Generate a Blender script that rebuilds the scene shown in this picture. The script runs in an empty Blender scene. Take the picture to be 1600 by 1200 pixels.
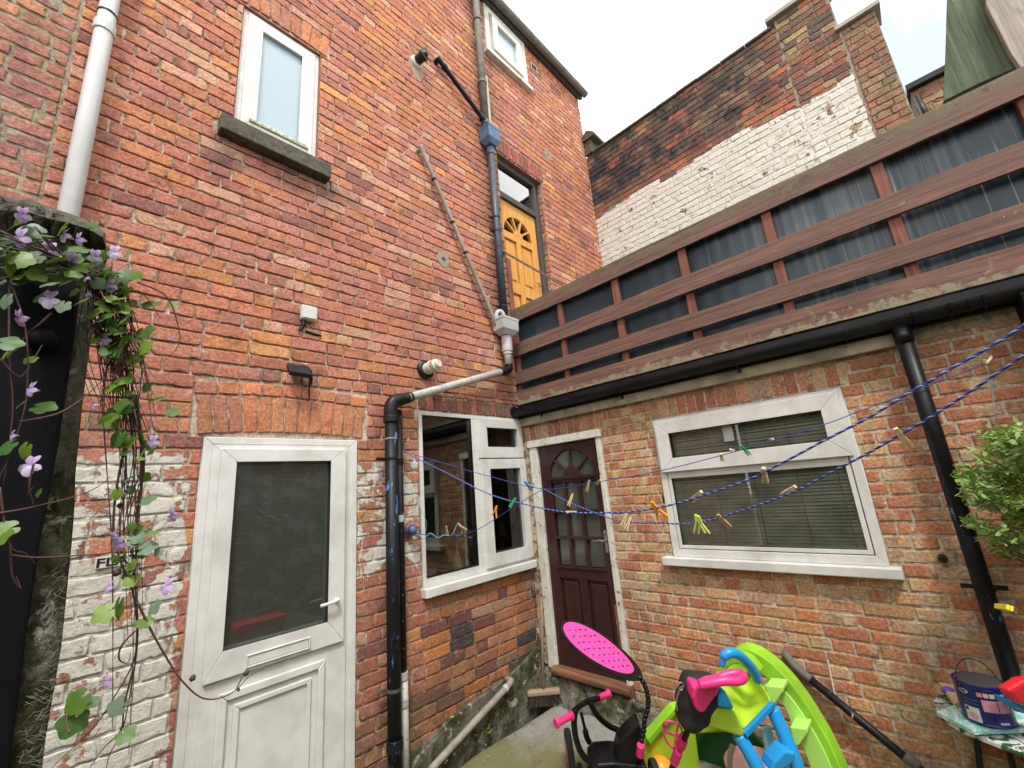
import bpy, bmesh, math, random
import numpy as np
from math import radians as rad, sin, cos, pi
random.seed(7); RNG = np.random.RandomState(11)
scn = bpy.context.scene
COL = scn.collection
# ------------------------------------------------------------------ camera
YAW, PIT, ROL, FPX = 0.7497, 0.24267, -0.08356, 659.7
CAM = np.array([-3.3427, -3.0200, 1.87])
def cam_axes():
    f = np.array([cos(PIT)*cos(YAW), cos(PIT)*sin(YAW), sin(PIT)])
    r0 = np.array([sin(YAW), -cos(YAW), 0.0]); u0 = np.cross(r0, f)
    return cos(ROL)*r0+sin(ROL)*u0, -sin(ROL)*r0+cos(ROL)*u0, f
CR, CU, CF = cam_axes()
cd = bpy.data.cameras.new('camera'); cam = bpy.data.objects.new('camera', cd); COL.objects.link(cam)
cd.sensor_width = 36; cd.sensor_fit = 'HORIZONTAL'; cd.lens = FPX/1600*36
cd.clip_start = 0.02; cd.clip_end = 300
from mathutils import Matrix, Vector
m = Matrix.Identity(4)
for i in range(3):
    m[i][0] = CR[i]; m[i][1] = CU[i]; m[i][2] = -CF[i]; m[i][3] = CAM[i]
cam.matrix_world = m
scn.camera = cam
# ------------------------------------------------------------------ light
SUN_EL, SUN_AZ = 58, 228      # azimuth of the sun's direction, degrees from +X towards +Y
w = bpy.data.worlds.new('World'); scn.world = w; w.use_nodes = True
wn = w.node_tree; wn.nodes.clear()
sky = wn.nodes.new('ShaderNodeTexSky'); sky.sky_type = 'NISHITA'; sky.sun_disc = False
sky.sun_elevation = rad(SUN_EL); sky.sun_rotation = rad(90-SUN_AZ)
b1 = wn.nodes.new('ShaderNodeBackground'); b1.inputs[1].default_value = 0.12
b2 = wn.nodes.new('ShaderNodeBackground'); b2.inputs[0].default_value = (1, .995, .985, 1); b2.inputs[1].default_value = 1.05
wn.links.new(sky.outputs[0], b1.inputs[0])
tc = wn.nodes.new('ShaderNodeTexCoord')
ns = wn.nodes.new('ShaderNodeTexNoise'); ns.inputs['Scale'].default_value = 5.0; ns.inputs['Detail'].default_value = 6
wn.links.new(tc.outputs['Generated'], ns.inputs['Vector'])
dt = wn.nodes.new('ShaderNodeVectorMath'); dt.operation = 'DOT_PRODUCT'
wn.links.new(tc.outputs['Generated'], dt.inputs[0])
dd = CR*(1420-800)/FPX + CU*(600-30)/FPX + CF; dd = dd/np.linalg.norm(dd); dt.inputs[1].default_value = tuple(dd)
mr = wn.nodes.new('ShaderNodeMapRange'); mr.inputs[1].default_value = .955; mr.inputs[2].default_value = .99; mr.inputs[3].default_value = 0.0; mr.inputs[4].default_value = .80
wn.links.new(dt.outputs['Value'], mr.inputs[0])
sb = wn.nodes.new('ShaderNodeMath'); sb.operation = 'SUBTRACT'
wn.links.new(mr.outputs[0], sb.inputs[0]); wn.links.new(ns.outputs[0], sb.inputs[1])
mr2 = wn.nodes.new('ShaderNodeMapRange'); mr2.inputs[1].default_value = -.12; mr2.inputs[2].default_value = .22; mr2.inputs[3].default_value = 1; mr2.inputs[4].default_value = .30
wn.links.new(sb.outputs[0], mr2.inputs[0])
mx = wn.nodes.new('ShaderNodeMixShader'); wn.links.new(mr2.outputs[0], mx.inputs[0]); wn.links.new(b1.outputs[0], mx.inputs[1]); wn.links.new(b2.outputs[0], mx.inputs[2])
wo = wn.nodes.new('ShaderNodeOutputWorld'); wn.links.new(mx.outputs[0], wo.inputs[0])
sl = bpy.data.lights.new('sun', 'SUN'); sl.energy = 1.5; sl.angle = rad(10); sl.color = (1, .965, .91)
so = bpy.data.objects.new('sun', sl); COL.objects.link(so)
sd = Vector((cos(rad(SUN_EL))*cos(rad(SUN_AZ)), cos(rad(SUN_EL))*sin(rad(SUN_AZ)), sin(rad(SUN_EL))))
so.rotation_euler = sd.to_track_quat('Z', 'Y').to_euler()
scn.view_settings.view_transform = 'Standard'; scn.view_settings.look = 'None'
scn.view_settings.exposure = 1.17; scn.view_settings.gamma = 1
scn.cycles.max_bounces = 7; scn.cycles.transparent_max_bounces = 12
# ------------------------------------------------------------------ geometry of the photo: ray helpers
def ray(u, v):
    return CR*(u-800)/FPX + CU*(600-v)/FPX + CF
def at(u, v, t):                    # world point seen at (u, v), t metres deep
    return CAM + ray(u, v)*t
def onA(u, v, n=0.0):               # point of the plane n metres in front of the tall house wall (y = -n) -> (x, z)
    d = ray(u, v); t = (-n-CAM[1])/d[1]; q = CAM+d*t; return q[0], q[2]
def onB(u, v, n=0.0):               # plane n metres in front of the extension wall (x = -n) -> (y, z)
    d = ray(u, v); t = (-n-CAM[0])/d[0]; q = CAM+d*t; return q[1], q[2]
def onX(u, v, x0):
    d = ray(u, v); t = (x0-CAM[0])/d[0]; return CAM+d*t
def onY(u, v, y0):
    d = ray(u, v); t = (y0-CAM[1])/d[1]; return CAM+d*t
def onZ(u, v, z0):
    d = ray(u, v); t = (z0-CAM[2])/d[2]; return CAM+d*t
def dep(p): return float(np.dot(np.array(p)-CAM, CF))
# ------------------------------------------------------------------ naming / linking
def tag(o, label=None, cat=None, group=None, kind=None):
    if label: o['label'] = label
    if cat: o['category'] = cat
    if group: o['group'] = group
    if kind: o['kind'] = kind
    return o
def empty(name, loc, label, cat, group=None):
    o = bpy.data.objects.new(name, None); o.empty_display_size = .1; COL.objects.link(o); o.location = loc
    return tag(o, label, cat, group)
def link(name, me, parent=None, mats=(), smooth=False, bevel=0.0, subsurf=0, angle=None):
    for mt in mats: me.materials.append(mt)
    o = bpy.data.objects.new(name, me); COL.objects.link(o)
    if parent is not None:
        o.parent = parent
        g = Vector((0, 0, 0)); p = parent
        while p is not None: g = g + Vector(p.location); p = p.parent
        o.location = -g          # meshes are written in world coordinates
        # keep the child's own offset relative to its parent only
        par_world = Vector((0, 0, 0)); p = parent
        while p is not None: par_world += Vector(p.location); p = p.parent
        o.location = -par_world
    if smooth:
        for p in me.polygons: p.use_smooth = True
    if bevel:
        b = o.modifiers.new('bevel', 'BEVEL'); b.width = bevel; b.segments = 2; b.limit_method = 'ANGLE'; b.angle_limit = rad(40)
    if subsurf:
        s = o.modifiers.new('sub', 'SUBSURF'); s.levels = subsurf; s.render_levels = subsurf
    return o
class MB:
    def __init__(s): s.v = []; s.f = []; s.m = []
    def add(s, vs, fs, mi=0):
        k = len(s.v); s.v += [tuple(map(float, q)) for q in vs]
        for f in fs: s.f.append(tuple(i+k for i in f)); s.m.append(mi)
        return s
    def box(s, x0, x1, y0, y1, z0, z1, mi=0):
        if x0 > x1: x0, x1 = x1, x0
        if y0 > y1: y0, y1 = y1, y0
        if z0 > z1: z0, z1 = z1, z0
        return s.add([(x0,y0,z0),(x1,y0,z0),(x1,y1,z0),(x0,y1,z0),(x0,y0,z1),(x1,y0,z1),(x1,y1,z1),(x0,y1,z1)],
                     [(0,3,2,1),(4,5,6,7),(0,1,5,4),(1,2,6,5),(2,3,7,6),(3,0,4,7)], mi)
    def obox(s, c, ax, ay, az, hx, hy, hz, mi=0):
        c = np.array(c, float); ax, ay, az = [np.array(q, float)/np.linalg.norm(q) for q in (ax, ay, az)]
        vs = [c+ax*hx*i+ay*hy*j+az*hz*k for k in (-1,1) for j in (-1,1) for i in (-1,1)]
        fs = [(0,2,3,1),(4,5,7,6),(0,1,5,4),(1,3,7,5),(3,2,6,7),(2,0,4,6)]
        if np.dot(np.cross(ax, ay), az) < 0: fs = [f[::-1] for f in fs]
        return s.add(vs, fs, mi)
    def tube(s, pts, r, n=12, mi=0, cap=True, squash=None):
        P = [np.array(p, float) for p in pts]; N = len(P)
        R = list(r) if hasattr(r, '__len__') else [r]*N
        T = []
        for i in range(N):
            a = P[max(i-1, 0)]; b = P[min(i+1, N-1)]; d = b-a; T.append(d/(np.linalg.norm(d)+1e-12))
        ref = np.array([0, 0, 1.0]) if abs(T[0][2]) < .9 else np.array([1.0, 0, 0])
        nn = np.cross(T[0], ref); nn /= np.linalg.norm(nn)
        vs = []
        for i in range(N):
            nn = nn-T[i]*np.dot(nn, T[i]); nn /= np.linalg.norm(nn)+1e-12; bb = np.cross(T[i], nn)
            for k in range(n):
                a = 2*pi*k/n; vs.append(P[i]+(nn*cos(a)+bb*sin(a))*R[i])
        fs = [(i*n+k, i*n+(k+1) % n, (i+1)*n+(k+1) % n, (i+1)*n+k) for i in range(N-1) for k in range(n)]
        if cap: fs += [tuple(range(n))[::-1], tuple(range((N-1)*n, N*n))]
        return s.add(vs, fs, mi)
    def lathe(s, c, ax, prof, n=20, mi=0):      # prof: list of (distance along axis, radius)
        ax = np.array(ax, float); ax /= np.linalg.norm(ax)
        ref = np.array([0, 0, 1.0]) if abs(ax[2]) < .9 else np.array([1.0, 0, 0])
        e1 = np.cross(ax, ref); e1 /= np.linalg.norm(e1); e2 = np.cross(ax, e1); c = np.array(c, float)
        vs = [c+ax*h+(e1*cos(2*pi*k/n)+e2*sin(2*pi*k/n))*max(r, 1e-4) for h, r in prof for k in range(n)]
        fs = [(i*n+k, i*n+(k+1) % n, (i+1)*n+(k+1) % n, (i+1)*n+k) for i in range(len(prof)-1) for k in range(n)]
        fs += [tuple(range(n))[::-1], tuple(range((len(prof)-1)*n, len(prof)*n))]
        return s.add(vs, fs, mi)
    def prism(s, poly, d, mi=0):                # poly: 3-D points, d: extrusion vector
        n = len(poly); d = np.array(d, float)
        vs = [np.array(p, float) for p in poly]+[np.array(p, float)+d for p in poly]
        fs = [tuple(range(n))[::-1], tuple(range(n, 2*n))]+[(i, (i+1) % n, n+(i+1) % n, n+i) for i in range(n)]
        return s.add(vs, fs, mi)
    def build(s, name, mats, parent=None, **kw):
        me = bpy.data.meshes.new(name); me.from_pydata(s.v, [], s.f)
        if not isinstance(mats, (list, tuple)): mats = [mats]
        me.polygons.foreach_set('material_index', s.m); me.update()
        bm = bmesh.new(); bm.from_mesh(me); bmesh.ops.recalc_face_normals(bm, faces=bm.faces); bm.to_mesh(me); bm.free()
        return link(name, me, parent, mats, **kw)
def smooth_path(pts, n=8):
    P = [np.array(p, float) for p in pts]; out = []
    for i in range(len(P)-1):
        p0 = P[max(i-1, 0)]; p1 = P[i]; p2 = P[i+1]; p3 = P[min(i+2, len(P)-1)]
        for k in range(n):
            t = k/n
            out.append(.5*((2*p1)+(-p0+p2)*t+(2*p0-5*p1+4*p2-p3)*t*t+(-p0+3*p1-3*p2+p3)*t**3))
    out.append(P[-1]); return out
# ------------------------------------------------------------------ materials
def newmat(name):
    mt = bpy.data.materials.new(name); mt.use_nodes = True; nt = mt.node_tree; nt.nodes.clear(); return mt, nt
def nd(nt, typ, ins=None, **props):
    n = nt.nodes.new('ShaderNode'+typ)
    for k, v in props.items(): setattr(n, k, v)
    for k, v in (ins or {}).items():
        if hasattr(v, 'is_output') or isinstance(v, bpy.types.NodeSocket): nt.links.new(v, n.inputs[k])
        else: n.inputs[k].default_value = v
    return n
def coords(nt, scale=(1, 1, 1)):
    t = nd(nt, 'NewGeometry')
    return nd(nt, 'Mapping', {'Vector': t.outputs['Position'], 'Scale': scale}).outputs[0]
def noise(nt, vec, scale, detail=4, rough=.55, dist=0):
    return nd(nt, 'TexNoise', {'Vector': vec, 'Scale': scale, 'Detail': detail, 'Roughness': rough, 'Distortion': dist}).outputs[0]
def mrange(nt, v, a, b, c=0.0, d=1.0):
    return nd(nt, 'MapRange', {0: v, 1: a, 2: b, 3: c, 4: d}).outputs[0]
def math2(nt, op, a, b):
    return nd(nt, 'Math', {0: a, 1: b}, operation=op).outputs[0]
def mixc(nt, f, a, b, mode='MIX'):
    n = nt.nodes.new('ShaderNodeMix'); n.data_type = 'RGBA'; n.blend_type = mode
    for i, v in ((0, f), (6, a), (7, b)):
        if isinstance(v, bpy.types.NodeSocket): nt.links.new(v, n.inputs[i])
        else: n.inputs[i].default_value = v if i == 0 else (tuple(v)+(1,))[:4]
    return n.outputs[2]
def finish(nt, col, rough=.6, bump=None, bstr=.3, bdist=.01, metal=0, spec=.5, trans=0, sub=0, coat=0):
    p = nd(nt, 'BsdfPrincipled')
    for k, v in (('Base Color', col), ('Roughness', rough), ('Metallic', metal), ('Specular IOR Level', spec), ('Transmission Weight', trans), ('Coat Weight', coat)):
        if isinstance(v, bpy.types.NodeSocket): nt.links.new(v, p.inputs[k])
        else: p.inputs[k].default_value = (tuple(v)+(1,))[:4] if k == 'Base Color' else v
    if bump is not None:
        b = nd(nt, 'Bump', {'Height': bump, 'Strength': bstr, 'Distance': bdist}); nt.links.new(b.outputs[0], p.inputs['Normal'])
    o = nd(nt, 'OutputMaterial'); nt.links.new(p.outputs[0], o.inputs[0]); return p
def plain(name, col, rough=.5, var=.12, scale=25, bstr=.1, dirt=None, dirtamt=.4, metal=0, spec=.5, wear=None, wearthr=.62, wscale=30, coat=0, bdist=.004, wsc=(1, 1, 1)):
    mt, nt = newmat(name); v = coords(nt)
    n1 = noise(nt, v, scale, 5); c = mixc(nt, mrange(nt, n1, .3, .7), [q*(1-var) for q in col], [min(q*(1+var), 1) for q in col])
    if dirt:
        n2 = noise(nt, v, scale*.22, 6, .65); c = mixc(nt, mrange(nt, n2, .45, .75, 0, dirtamt), c, dirt)
    h = noise(nt, v, scale*4, 4)
    if wear:
        n3 = noise(nt, coords(nt, wsc), wscale, 9, .68, .3); f = mrange(nt, n3, wearthr, wearthr+.035); c = mixc(nt, f, c, wear)
        h = math2(nt, 'SUBTRACT', h, math2(nt, 'MULTIPLY', f, 1.5))
    finish(nt, c, rough, h, bstr, bdist, metal, spec, coat=coat); return mt
def brick_mat(name, bstr=.9, paintcol=(.62, .595, .53), fine=55, pscale=6.5):
    mt, nt = newmat(name); v = coords(nt)
    col = nd(nt, 'Attribute', attribute_name='Col').outputs['Color']
    msk = nd(nt, 'SeparateColor', {0: nd(nt, 'Attribute', attribute_name='Msk').outputs['Color']})
    P, S, G = msk.outputs[0], msk.outputs[1], msk.outputs[2]
    n1 = noise(nt, v, fine, 7, .7); n2 = noise(nt, v, 11, 5, .6, .4); n3 = noise(nt, v, pscale, 9, .68, .3); n4 = noise(nt, v, 130, 3)
    n5 = noise(nt, v, 24, 7, .72, 1.0); n6 = noise(nt, coords(nt, (22, 22, 95)), 1, 5, .7, .5)
    c = mixc(nt, 1.0, col, nd(nt, 'CombineColor', {0: mrange(nt, n1, .34, .66, .58, 1.34), 1: mrange(nt, n1, .34, .66, .5, 1.38), 2: mrange(nt, n1, .34, .66, .45, 1.42)}).outputs[0], 'MULTIPLY')
    c = mixc(nt, mrange(nt, n5, .52, .62, 0, .5), c, mixc(nt, .45, c, (.62, .36, .24))); c = mixc(nt, mrange(nt, n6, .56, .68, 0, .4), c, mixc(nt, .6, c, (.09, .04, .035)))
    # black specks and scorched skin of old handmade brick
    c = mixc(nt, mrange(nt, n2, .56, .68, 0, .6), c, (.13, .06, .05))
    c = mixc(nt, mrange(nt, n4, .68, .74, 0, .7), c, (.05, .03, .03))
    pale = noise(nt, v, 13, 7, .75, .8); c = mixc(nt, mrange(nt, pale, .59, .66, 0, .4), c, (.60, .42, .31))
    big = noise(nt, v, 1.1, 6, .65, .5); c = mixc(nt, mrange(nt, big, .50, .68, 0, .38), c, mixc(nt, .5, c, (.13, .085, .07))); big2 = noise(nt, coords(nt, (3.2, 3.2, .9)), 1, 7, .7, .6); c = mixc(nt, mrange(nt, big2, .54, .68, 0, .45), c, mixc(nt, .6, c, (.07, .055, .05)))
    sf = math2(nt, 'MULTIPLY', S, mrange(nt, noise(nt, v, 4.2, 6, .6), .38, .6, .25, 1.15))
    c = mixc(nt, sf, c, (.028, .026, .032))
    gf = math2(nt, 'MULTIPLY', G, mrange(nt, noise(nt, v, 9, 7, .7), .42, .6, .1, 1))
    c = mixc(nt, gf, c, mixc(nt, n1, (.05, .055, .022), (.13, .13, .055)))
    ph = math2(nt, 'ADD', P, math2(nt, 'MULTIPLY', math2(nt, 'SUBTRACT', n3, .5), 1.9))
    pf = mrange(nt, ph, .49, .53)
    pc = mixc(nt, mrange(nt, noise(nt, v, 26, 8, .8), .47, .66, 0, .6), paintcol, (.30, .265, .19)); pc = mixc(nt, mrange(nt, noise(nt, v, 5, 5, .7), .5, .7, 0, .35), pc, (.42, .38, .27))
    c = mixc(nt, pf, c, pc)
    h = math2(nt, 'ADD', math2(nt, 'ADD', n1, math2(nt, 'MULTIPLY', n5, .8)), math2(nt, 'MULTIPLY', pf, .55)); h = math2(nt, 'ADD', h, math2(nt, 'MULTIPLY', n4, -.35))
    finish(nt, c, .88, h, bstr, .007, 0, .25); return mt
M = {}
M['brick'] = brick_mat('weathered_brick')
M['white_gloss'] = plain('white_upvc', (.63, .63, .605), .3, .05, 14, .06, dirt=(.33, .31, .25), dirtamt=.6, spec=.45)
M['old_white'] = plain('flaking_white_paint', (.62, .60, .53), .6, .1, 20, .4, dirt=(.25, .21, .14), dirtamt=.6, wear=(.22, .13, .07), wearthr=.6, wscale=24)
M['cream'] = plain('cream_timber', (.47, .42, .30), .75, .15, 14, .4, dirt=(.12, .12, .07), dirtamt=.7)
M['grey_pvc'] = plain('grey_pvc', (.44, .45, .45), .38, .06, 15, .05, dirt=(.2, .19, .16), dirtamt=.5)
M['pale_pvc'] = plain('pale_grey_pipe', (.50, .505, .50), .35, .05, 10, .05, dirt=(.30, .29, .25), dirtamt=.4)
M['dirty_pipe'] = plain('weathered_grey_pipe', (.42, .41, .38), .55, .15, 18, .2, wear=(.10, .10, .085), wearthr=.6, wscale=38)
M['thin_grey'] = plain('old_lead_grey_pipe', (.26, .24, .20), .6, .2, 16, .3, dirt=(.12, .09, .06), dirtamt=.6)
M['black_pvc'] = plain('black_pvc', (.006, .0065, .008), .42, .2, 20, .1, dirt=(.03, .03, .03), dirtamt=.5, spec=.28)
M['black_blue'] = plain('black_paint_over_blue', (.007, .008, .011), .45, .2, 30, .35, wear=(.07, .15, .36), wearthr=.60, wscale=16, spec=.28, wsc=(1, 1, .38))
M['black_white'] = plain('black_paint_splashed_white', (.007, .007, .009), .45, .2, 30, .3, wear=(.5, .5, .5), wearthr=.63, wscale=30, spec=.28)
M['blue_grey'] = plain('blue_grey_painted_pipe', (.028, .040, .062), .5, .3, 12, .3, wear=(.02, .02, .022), wearthr=.54, wscale=9)
M['blue_box'] = plain('faded_blue_paint', (.06, .115, .21), .5, .25, 14, .3, wear=(.03, .035, .05), wearthr=.57, wscale=16)
M['rust_grey'] = plain('bare_weathered_iron', (.125, .112, .095), .7, .3, 14, .5, dirt=(.06, .045, .035), dirtamt=.8)
M['stone'] = plain('dark_stone', (.085, .078, .055), .9, .5, 30, 1.0, dirt=(.035, .04, .016), dirtamt=.9, bdist=.01)
M['plum'] = plain('plum_door_paint', (.042, .014, .014), .34, .25, 10, .15, dirt=(.02, .01, .01), dirtamt=.6, wear=(.30, .24, .2), wearthr=.735, wscale=28)
M['raw_wood'] = plain('orange_bare_wood', (.27, .12, .045), .6, .4, 14, .4, dirt=(.05, .035, .022), dirtamt=1.0, wear=(.30, .27, .22), wearthr=.64, wscale=24)
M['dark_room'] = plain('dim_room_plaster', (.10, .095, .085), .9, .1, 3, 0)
M['room_light'] = plain('pale_room_plaster', (.34, .35, .31), .9, .1, 3, 0)
M['black_gate'] = plain('black_board_paint', (.0035, .004, .0055), .6, .2, 14, .15, spec=.12)
M['black_plastic'] = plain('black_plastic', (.008, .008, .009), .36, .15, 30, .05, spec=.35)
M['black_cloth'] = plain('black_nylon_cloth', (.013, .013, .014), .72, .3, 60, .5)
M['pink'] = plain('hot_pink_plastic', (.80, .035, .21), .38, .06, 30, .05, dirt=(.45, .03, .13), dirtamt=.5)
M['pink_pad'] = plain('pink_pad_foam', (.83, .07, .37), .6, .08, 40, .3)
M['lime'] = plain('lime_green_plastic', (.27, .60, .025), .40, .12, 9, .06, dirt=(.14, .24, .03), dirtamt=.7, wear=(.40, .55, .20), wearthr=.70, wscale=55)
M['lime2'] = plain('yellow_green_plastic', (.42, .62, .035), .38, .08, 6, .02)
M['palegreen'] = plain('pale_green_plastic', (.42, .74, .14), .4, .05, 6, .02)
M['toy_blue'] = plain('bright_blue_plastic', (.015, .29, .66), .38, .08, 8, .05, dirt=(.02, .15, .36), dirtamt=.5, wear=(.28, .48, .62), wearthr=.70, wscale=60)
M['lightblue'] = plain('pale_blue_plastic', (.32, .62, .74), .35, .05, 8, .02)
M['yellow'] = plain('yellow_plastic', (.85, .70, .02), .4, .05, 8, .02)
M['orange'] = plain('orange_plastic', (.85, .30, .02), .4, .05, 8, .02)
M['pale_pink'] = plain('pale_pink_plastic', (.80, .48, .50), .45, .05, 8, .02)
M['red'] = plain('red_plastic', (.70, .015, .03), .35, .08, 8, .02)
M['peg_wood'] = plain('pale_peg_wood', (.66, .50, .28), .65, .15, 60, .2)
M['peg_dark'] = plain('weathered_peg_wood', (.42, .27, .13), .7, .2, 60, .2)
M['peg_green'] = plain('green_peg', (.02, .42, .10), .4, .05)
M['peg_orange'] = plain('orange_peg', (.85, .32, .015), .4, .05)
M['peg_blue'] = plain('blue_peg', (.03, .22, .65), .4, .05)
M['peg_lime'] = plain('lime_peg', (.60, .70, .12), .4, .05)
M['peg_white'] = plain('white_peg', (.68, .68, .66), .4, .05)
M['steel'] = plain('dull_steel', (.45, .44, .42), .35, .1, 30, .1, metal=.9)
M['rope'] = plain('blue_rope', (.010, .018, .20), .55, .2, 120, .3)
M['rope_pale'] = plain('pale_rope_strand', (.22, .30, .62), .6, .2, 120, .3)
M['string'] = plain('turquoise_string', (.16, .42, .44), .6, .1)
M['purple'] = plain('purple_plastic', (.20, .08, .50), .35, .08)
M['broom_wood'] = plain('broom_wood', (.30, .22, .14), .65, .15, 18, .2, dirt=(.14, .1, .06), dirtamt=.5)
M['bristle'] = plain('brown_bristles', (.035, .022, .014), .8, .4, 80, .4)
M['brass'] = plain('tarnished_brass', (.30, .25, .15), .4, .15, 30, .1, metal=.8)
M['terra'] = plain('dim_boundary_paint', (.30, .28, .24), .8, .3, 4, .3, dirt=(.05, .055, .035), dirtamt=.9)
M['cobweb'] = plain('cobweb_silk', (.26, .26, .22), .8, .1)
M['ink'] = plain('black_lettering', (.01, .01, .02), .4, .05)
def mat_wood(name, base, dark, moss_amt=.5, zlo=None, zhi=None, axis=1, lichen=(.36, .33, .20), grain=1.0):
    mt, nt = newmat(name); sc = [38, 38, 38]; sc[axis] = 1.6
    v = coords(nt, sc); g = noise(nt, v, 1.0, 7, .65, .6); v0 = coords(nt)
    sc2 = [12, 12, 12]; sc2[axis] = 2.2
    g2 = noise(nt, coords(nt, sc2), 1, 5, .6, 1.2)
    c = mixc(nt, mrange(nt, g, .35, .65), dark, base); c = mixc(nt, mrange(nt, g2, .55, .75, 0, .55), c, [q*.45 for q in base])
    ln = noise(nt, v0, 13, 7, .72, .5)
    if zlo is not None:
        z = nd(nt, 'SeparateXYZ', {0: nd(nt, 'NewGeometry').outputs['Position']}).outputs[2]
        zm = mrange(nt, z, zlo, zhi, .26, 0.0)
        ln = math2(nt, 'ADD', ln, zm)
    c = mixc(nt, mrange(nt, ln, .62, .70, 0, moss_amt), c, mixc(nt, g, lichen, [q*.45 for q in lichen]))
    c = mixc(nt, mrange(nt, noise(nt, v0, 40, 5, .7), .70, .73, 0, .8), c, (.55, .52, .42))
    finish(nt, c, .72, math2(nt, 'ADD', g, math2(nt, 'MULTIPLY', ln, .6)), .5*grain, .006, 0, .3); return mt
M['board'] = mat_wood('red_stained_board', (.215, .118, .088), (.095, .056, .045), .85)
M['board_top'] = mat_wood('red_stained_board_mossy_top', (.20, .115, .085), (.09, .058, .045), .9, 3.835, 3.72, lichen=(.19, .155, .095))
M['board_low'] = mat_wood('red_stained_board_lichen_foot', (.235, .125, .088), (.11, .06, .046), .9, 2.72, 2.83)
M['post_wood'] = mat_wood('red_stained_post', (.25, .095, .07), (.13, .05, .035), .4, axis=2)
M['rail_side'] = mat_wood('grey_weathered_rail', (.20, .15, .11), (.08, .06, .04), .7)
M['green_wood'] = mat_wood('algae_covered_board', (.115, .15, .085), (.045, .065, .035), .4, axis=2, lichen=(.2, .25, .17), grain=2)
M['pale_wood'] = mat_wood('silvered_board', (.42, .37, .32), (.26, .22, .19), .3, axis=2, grain=2)
M['door_wood'] = mat_wood('golden_varnished_pine', (.64, .33, .085), (.50, .23, .05), .0, axis=2, grain=.3)
M['sill_wood'] = mat_wood('weathered_brown_sill', (.24, .11, .05), (.07, .035, .02), .9, axis=1, lichen=(.12, .10, .07), grain=1.5)
M['frame_dark'] = plain('flaking_dark_frame', (.05, .045, .04), .7, .3, 20, .4, wear=(.42, .42, .36), wearthr=.64, wscale=26)
def mat_glass(name, tint=(.55, .6, .58), ior=1.5, rough=0.0, boost=1.0, frost=None):
    mt, nt = newmat(name)
    tr = nd(nt, 'BsdfTransparent', {0: tuple(tint)+(1,)}); gl = nd(nt, 'BsdfGlossy', {'Color': (1, 1, 1, 1), 'Roughness': rough})
    fr = nd(nt, 'Fresnel', {'IOR': ior}).outputs[0]
    base = tr.outputs[0]
    if frost:
        df = nd(nt, 'BsdfPrincipled', {'Base Color': tuple(frost[0])+(1,), 'Roughness': .5})
        base = nd(nt, 'MixShader', {0: frost[1], 1: base, 2: df.outputs[0]}).outputs[0]
    mx = nd(nt, 'MixShader', {0: math2(nt, 'MINIMUM', math2(nt, 'MULTIPLY', fr, boost), 1.0), 1: base, 2: gl.outputs[0]})
    nt.links.new(mx.outputs[0], nd(nt, 'OutputMaterial').inputs[0]); return mt
M['glass'] = mat_glass('window_glass', (.82, .83, .80), boost=1.2)
M['glass_door'] = mat_glass('stippled_door_glass', (.35, .38, .35), rough=.02, boost=2.4, frost=((.085, .10, .082), .38))
M['glass_plum'] = mat_glass('greenish_obscured_glass', (.4, .45, .38), rough=.12, boost=1.5, frost=((.10, .115, .085), .6))
M['glass_frost'] = mat_glass('frosted_bathroom_glass', (.5, .6, .65), rough=.22, boost=1.6, frost=((.27, .37, .43), .94))
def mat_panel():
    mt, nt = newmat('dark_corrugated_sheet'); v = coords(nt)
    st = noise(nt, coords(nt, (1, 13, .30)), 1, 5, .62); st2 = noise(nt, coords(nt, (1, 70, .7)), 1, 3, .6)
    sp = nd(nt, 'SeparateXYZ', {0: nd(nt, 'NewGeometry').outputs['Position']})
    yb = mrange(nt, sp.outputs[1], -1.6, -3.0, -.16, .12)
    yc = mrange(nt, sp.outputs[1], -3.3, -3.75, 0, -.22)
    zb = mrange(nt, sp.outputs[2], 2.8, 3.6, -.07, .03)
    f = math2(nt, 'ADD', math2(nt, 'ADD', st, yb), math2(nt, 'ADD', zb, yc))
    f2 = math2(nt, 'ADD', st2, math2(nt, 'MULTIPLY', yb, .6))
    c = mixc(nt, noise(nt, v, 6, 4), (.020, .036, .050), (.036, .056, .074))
    c = mixc(nt, mrange(nt, f, .52, .80, 0, .75), c, (.22, .245, .27)); c = mixc(nt, mrange(nt, f2, .70, .75, 0, .5), c, (.40, .41, .40))  # pale streaks put glossy reflections into the colour; some are white drips
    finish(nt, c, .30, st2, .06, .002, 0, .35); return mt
M['panel'] = mat_panel()
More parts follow.
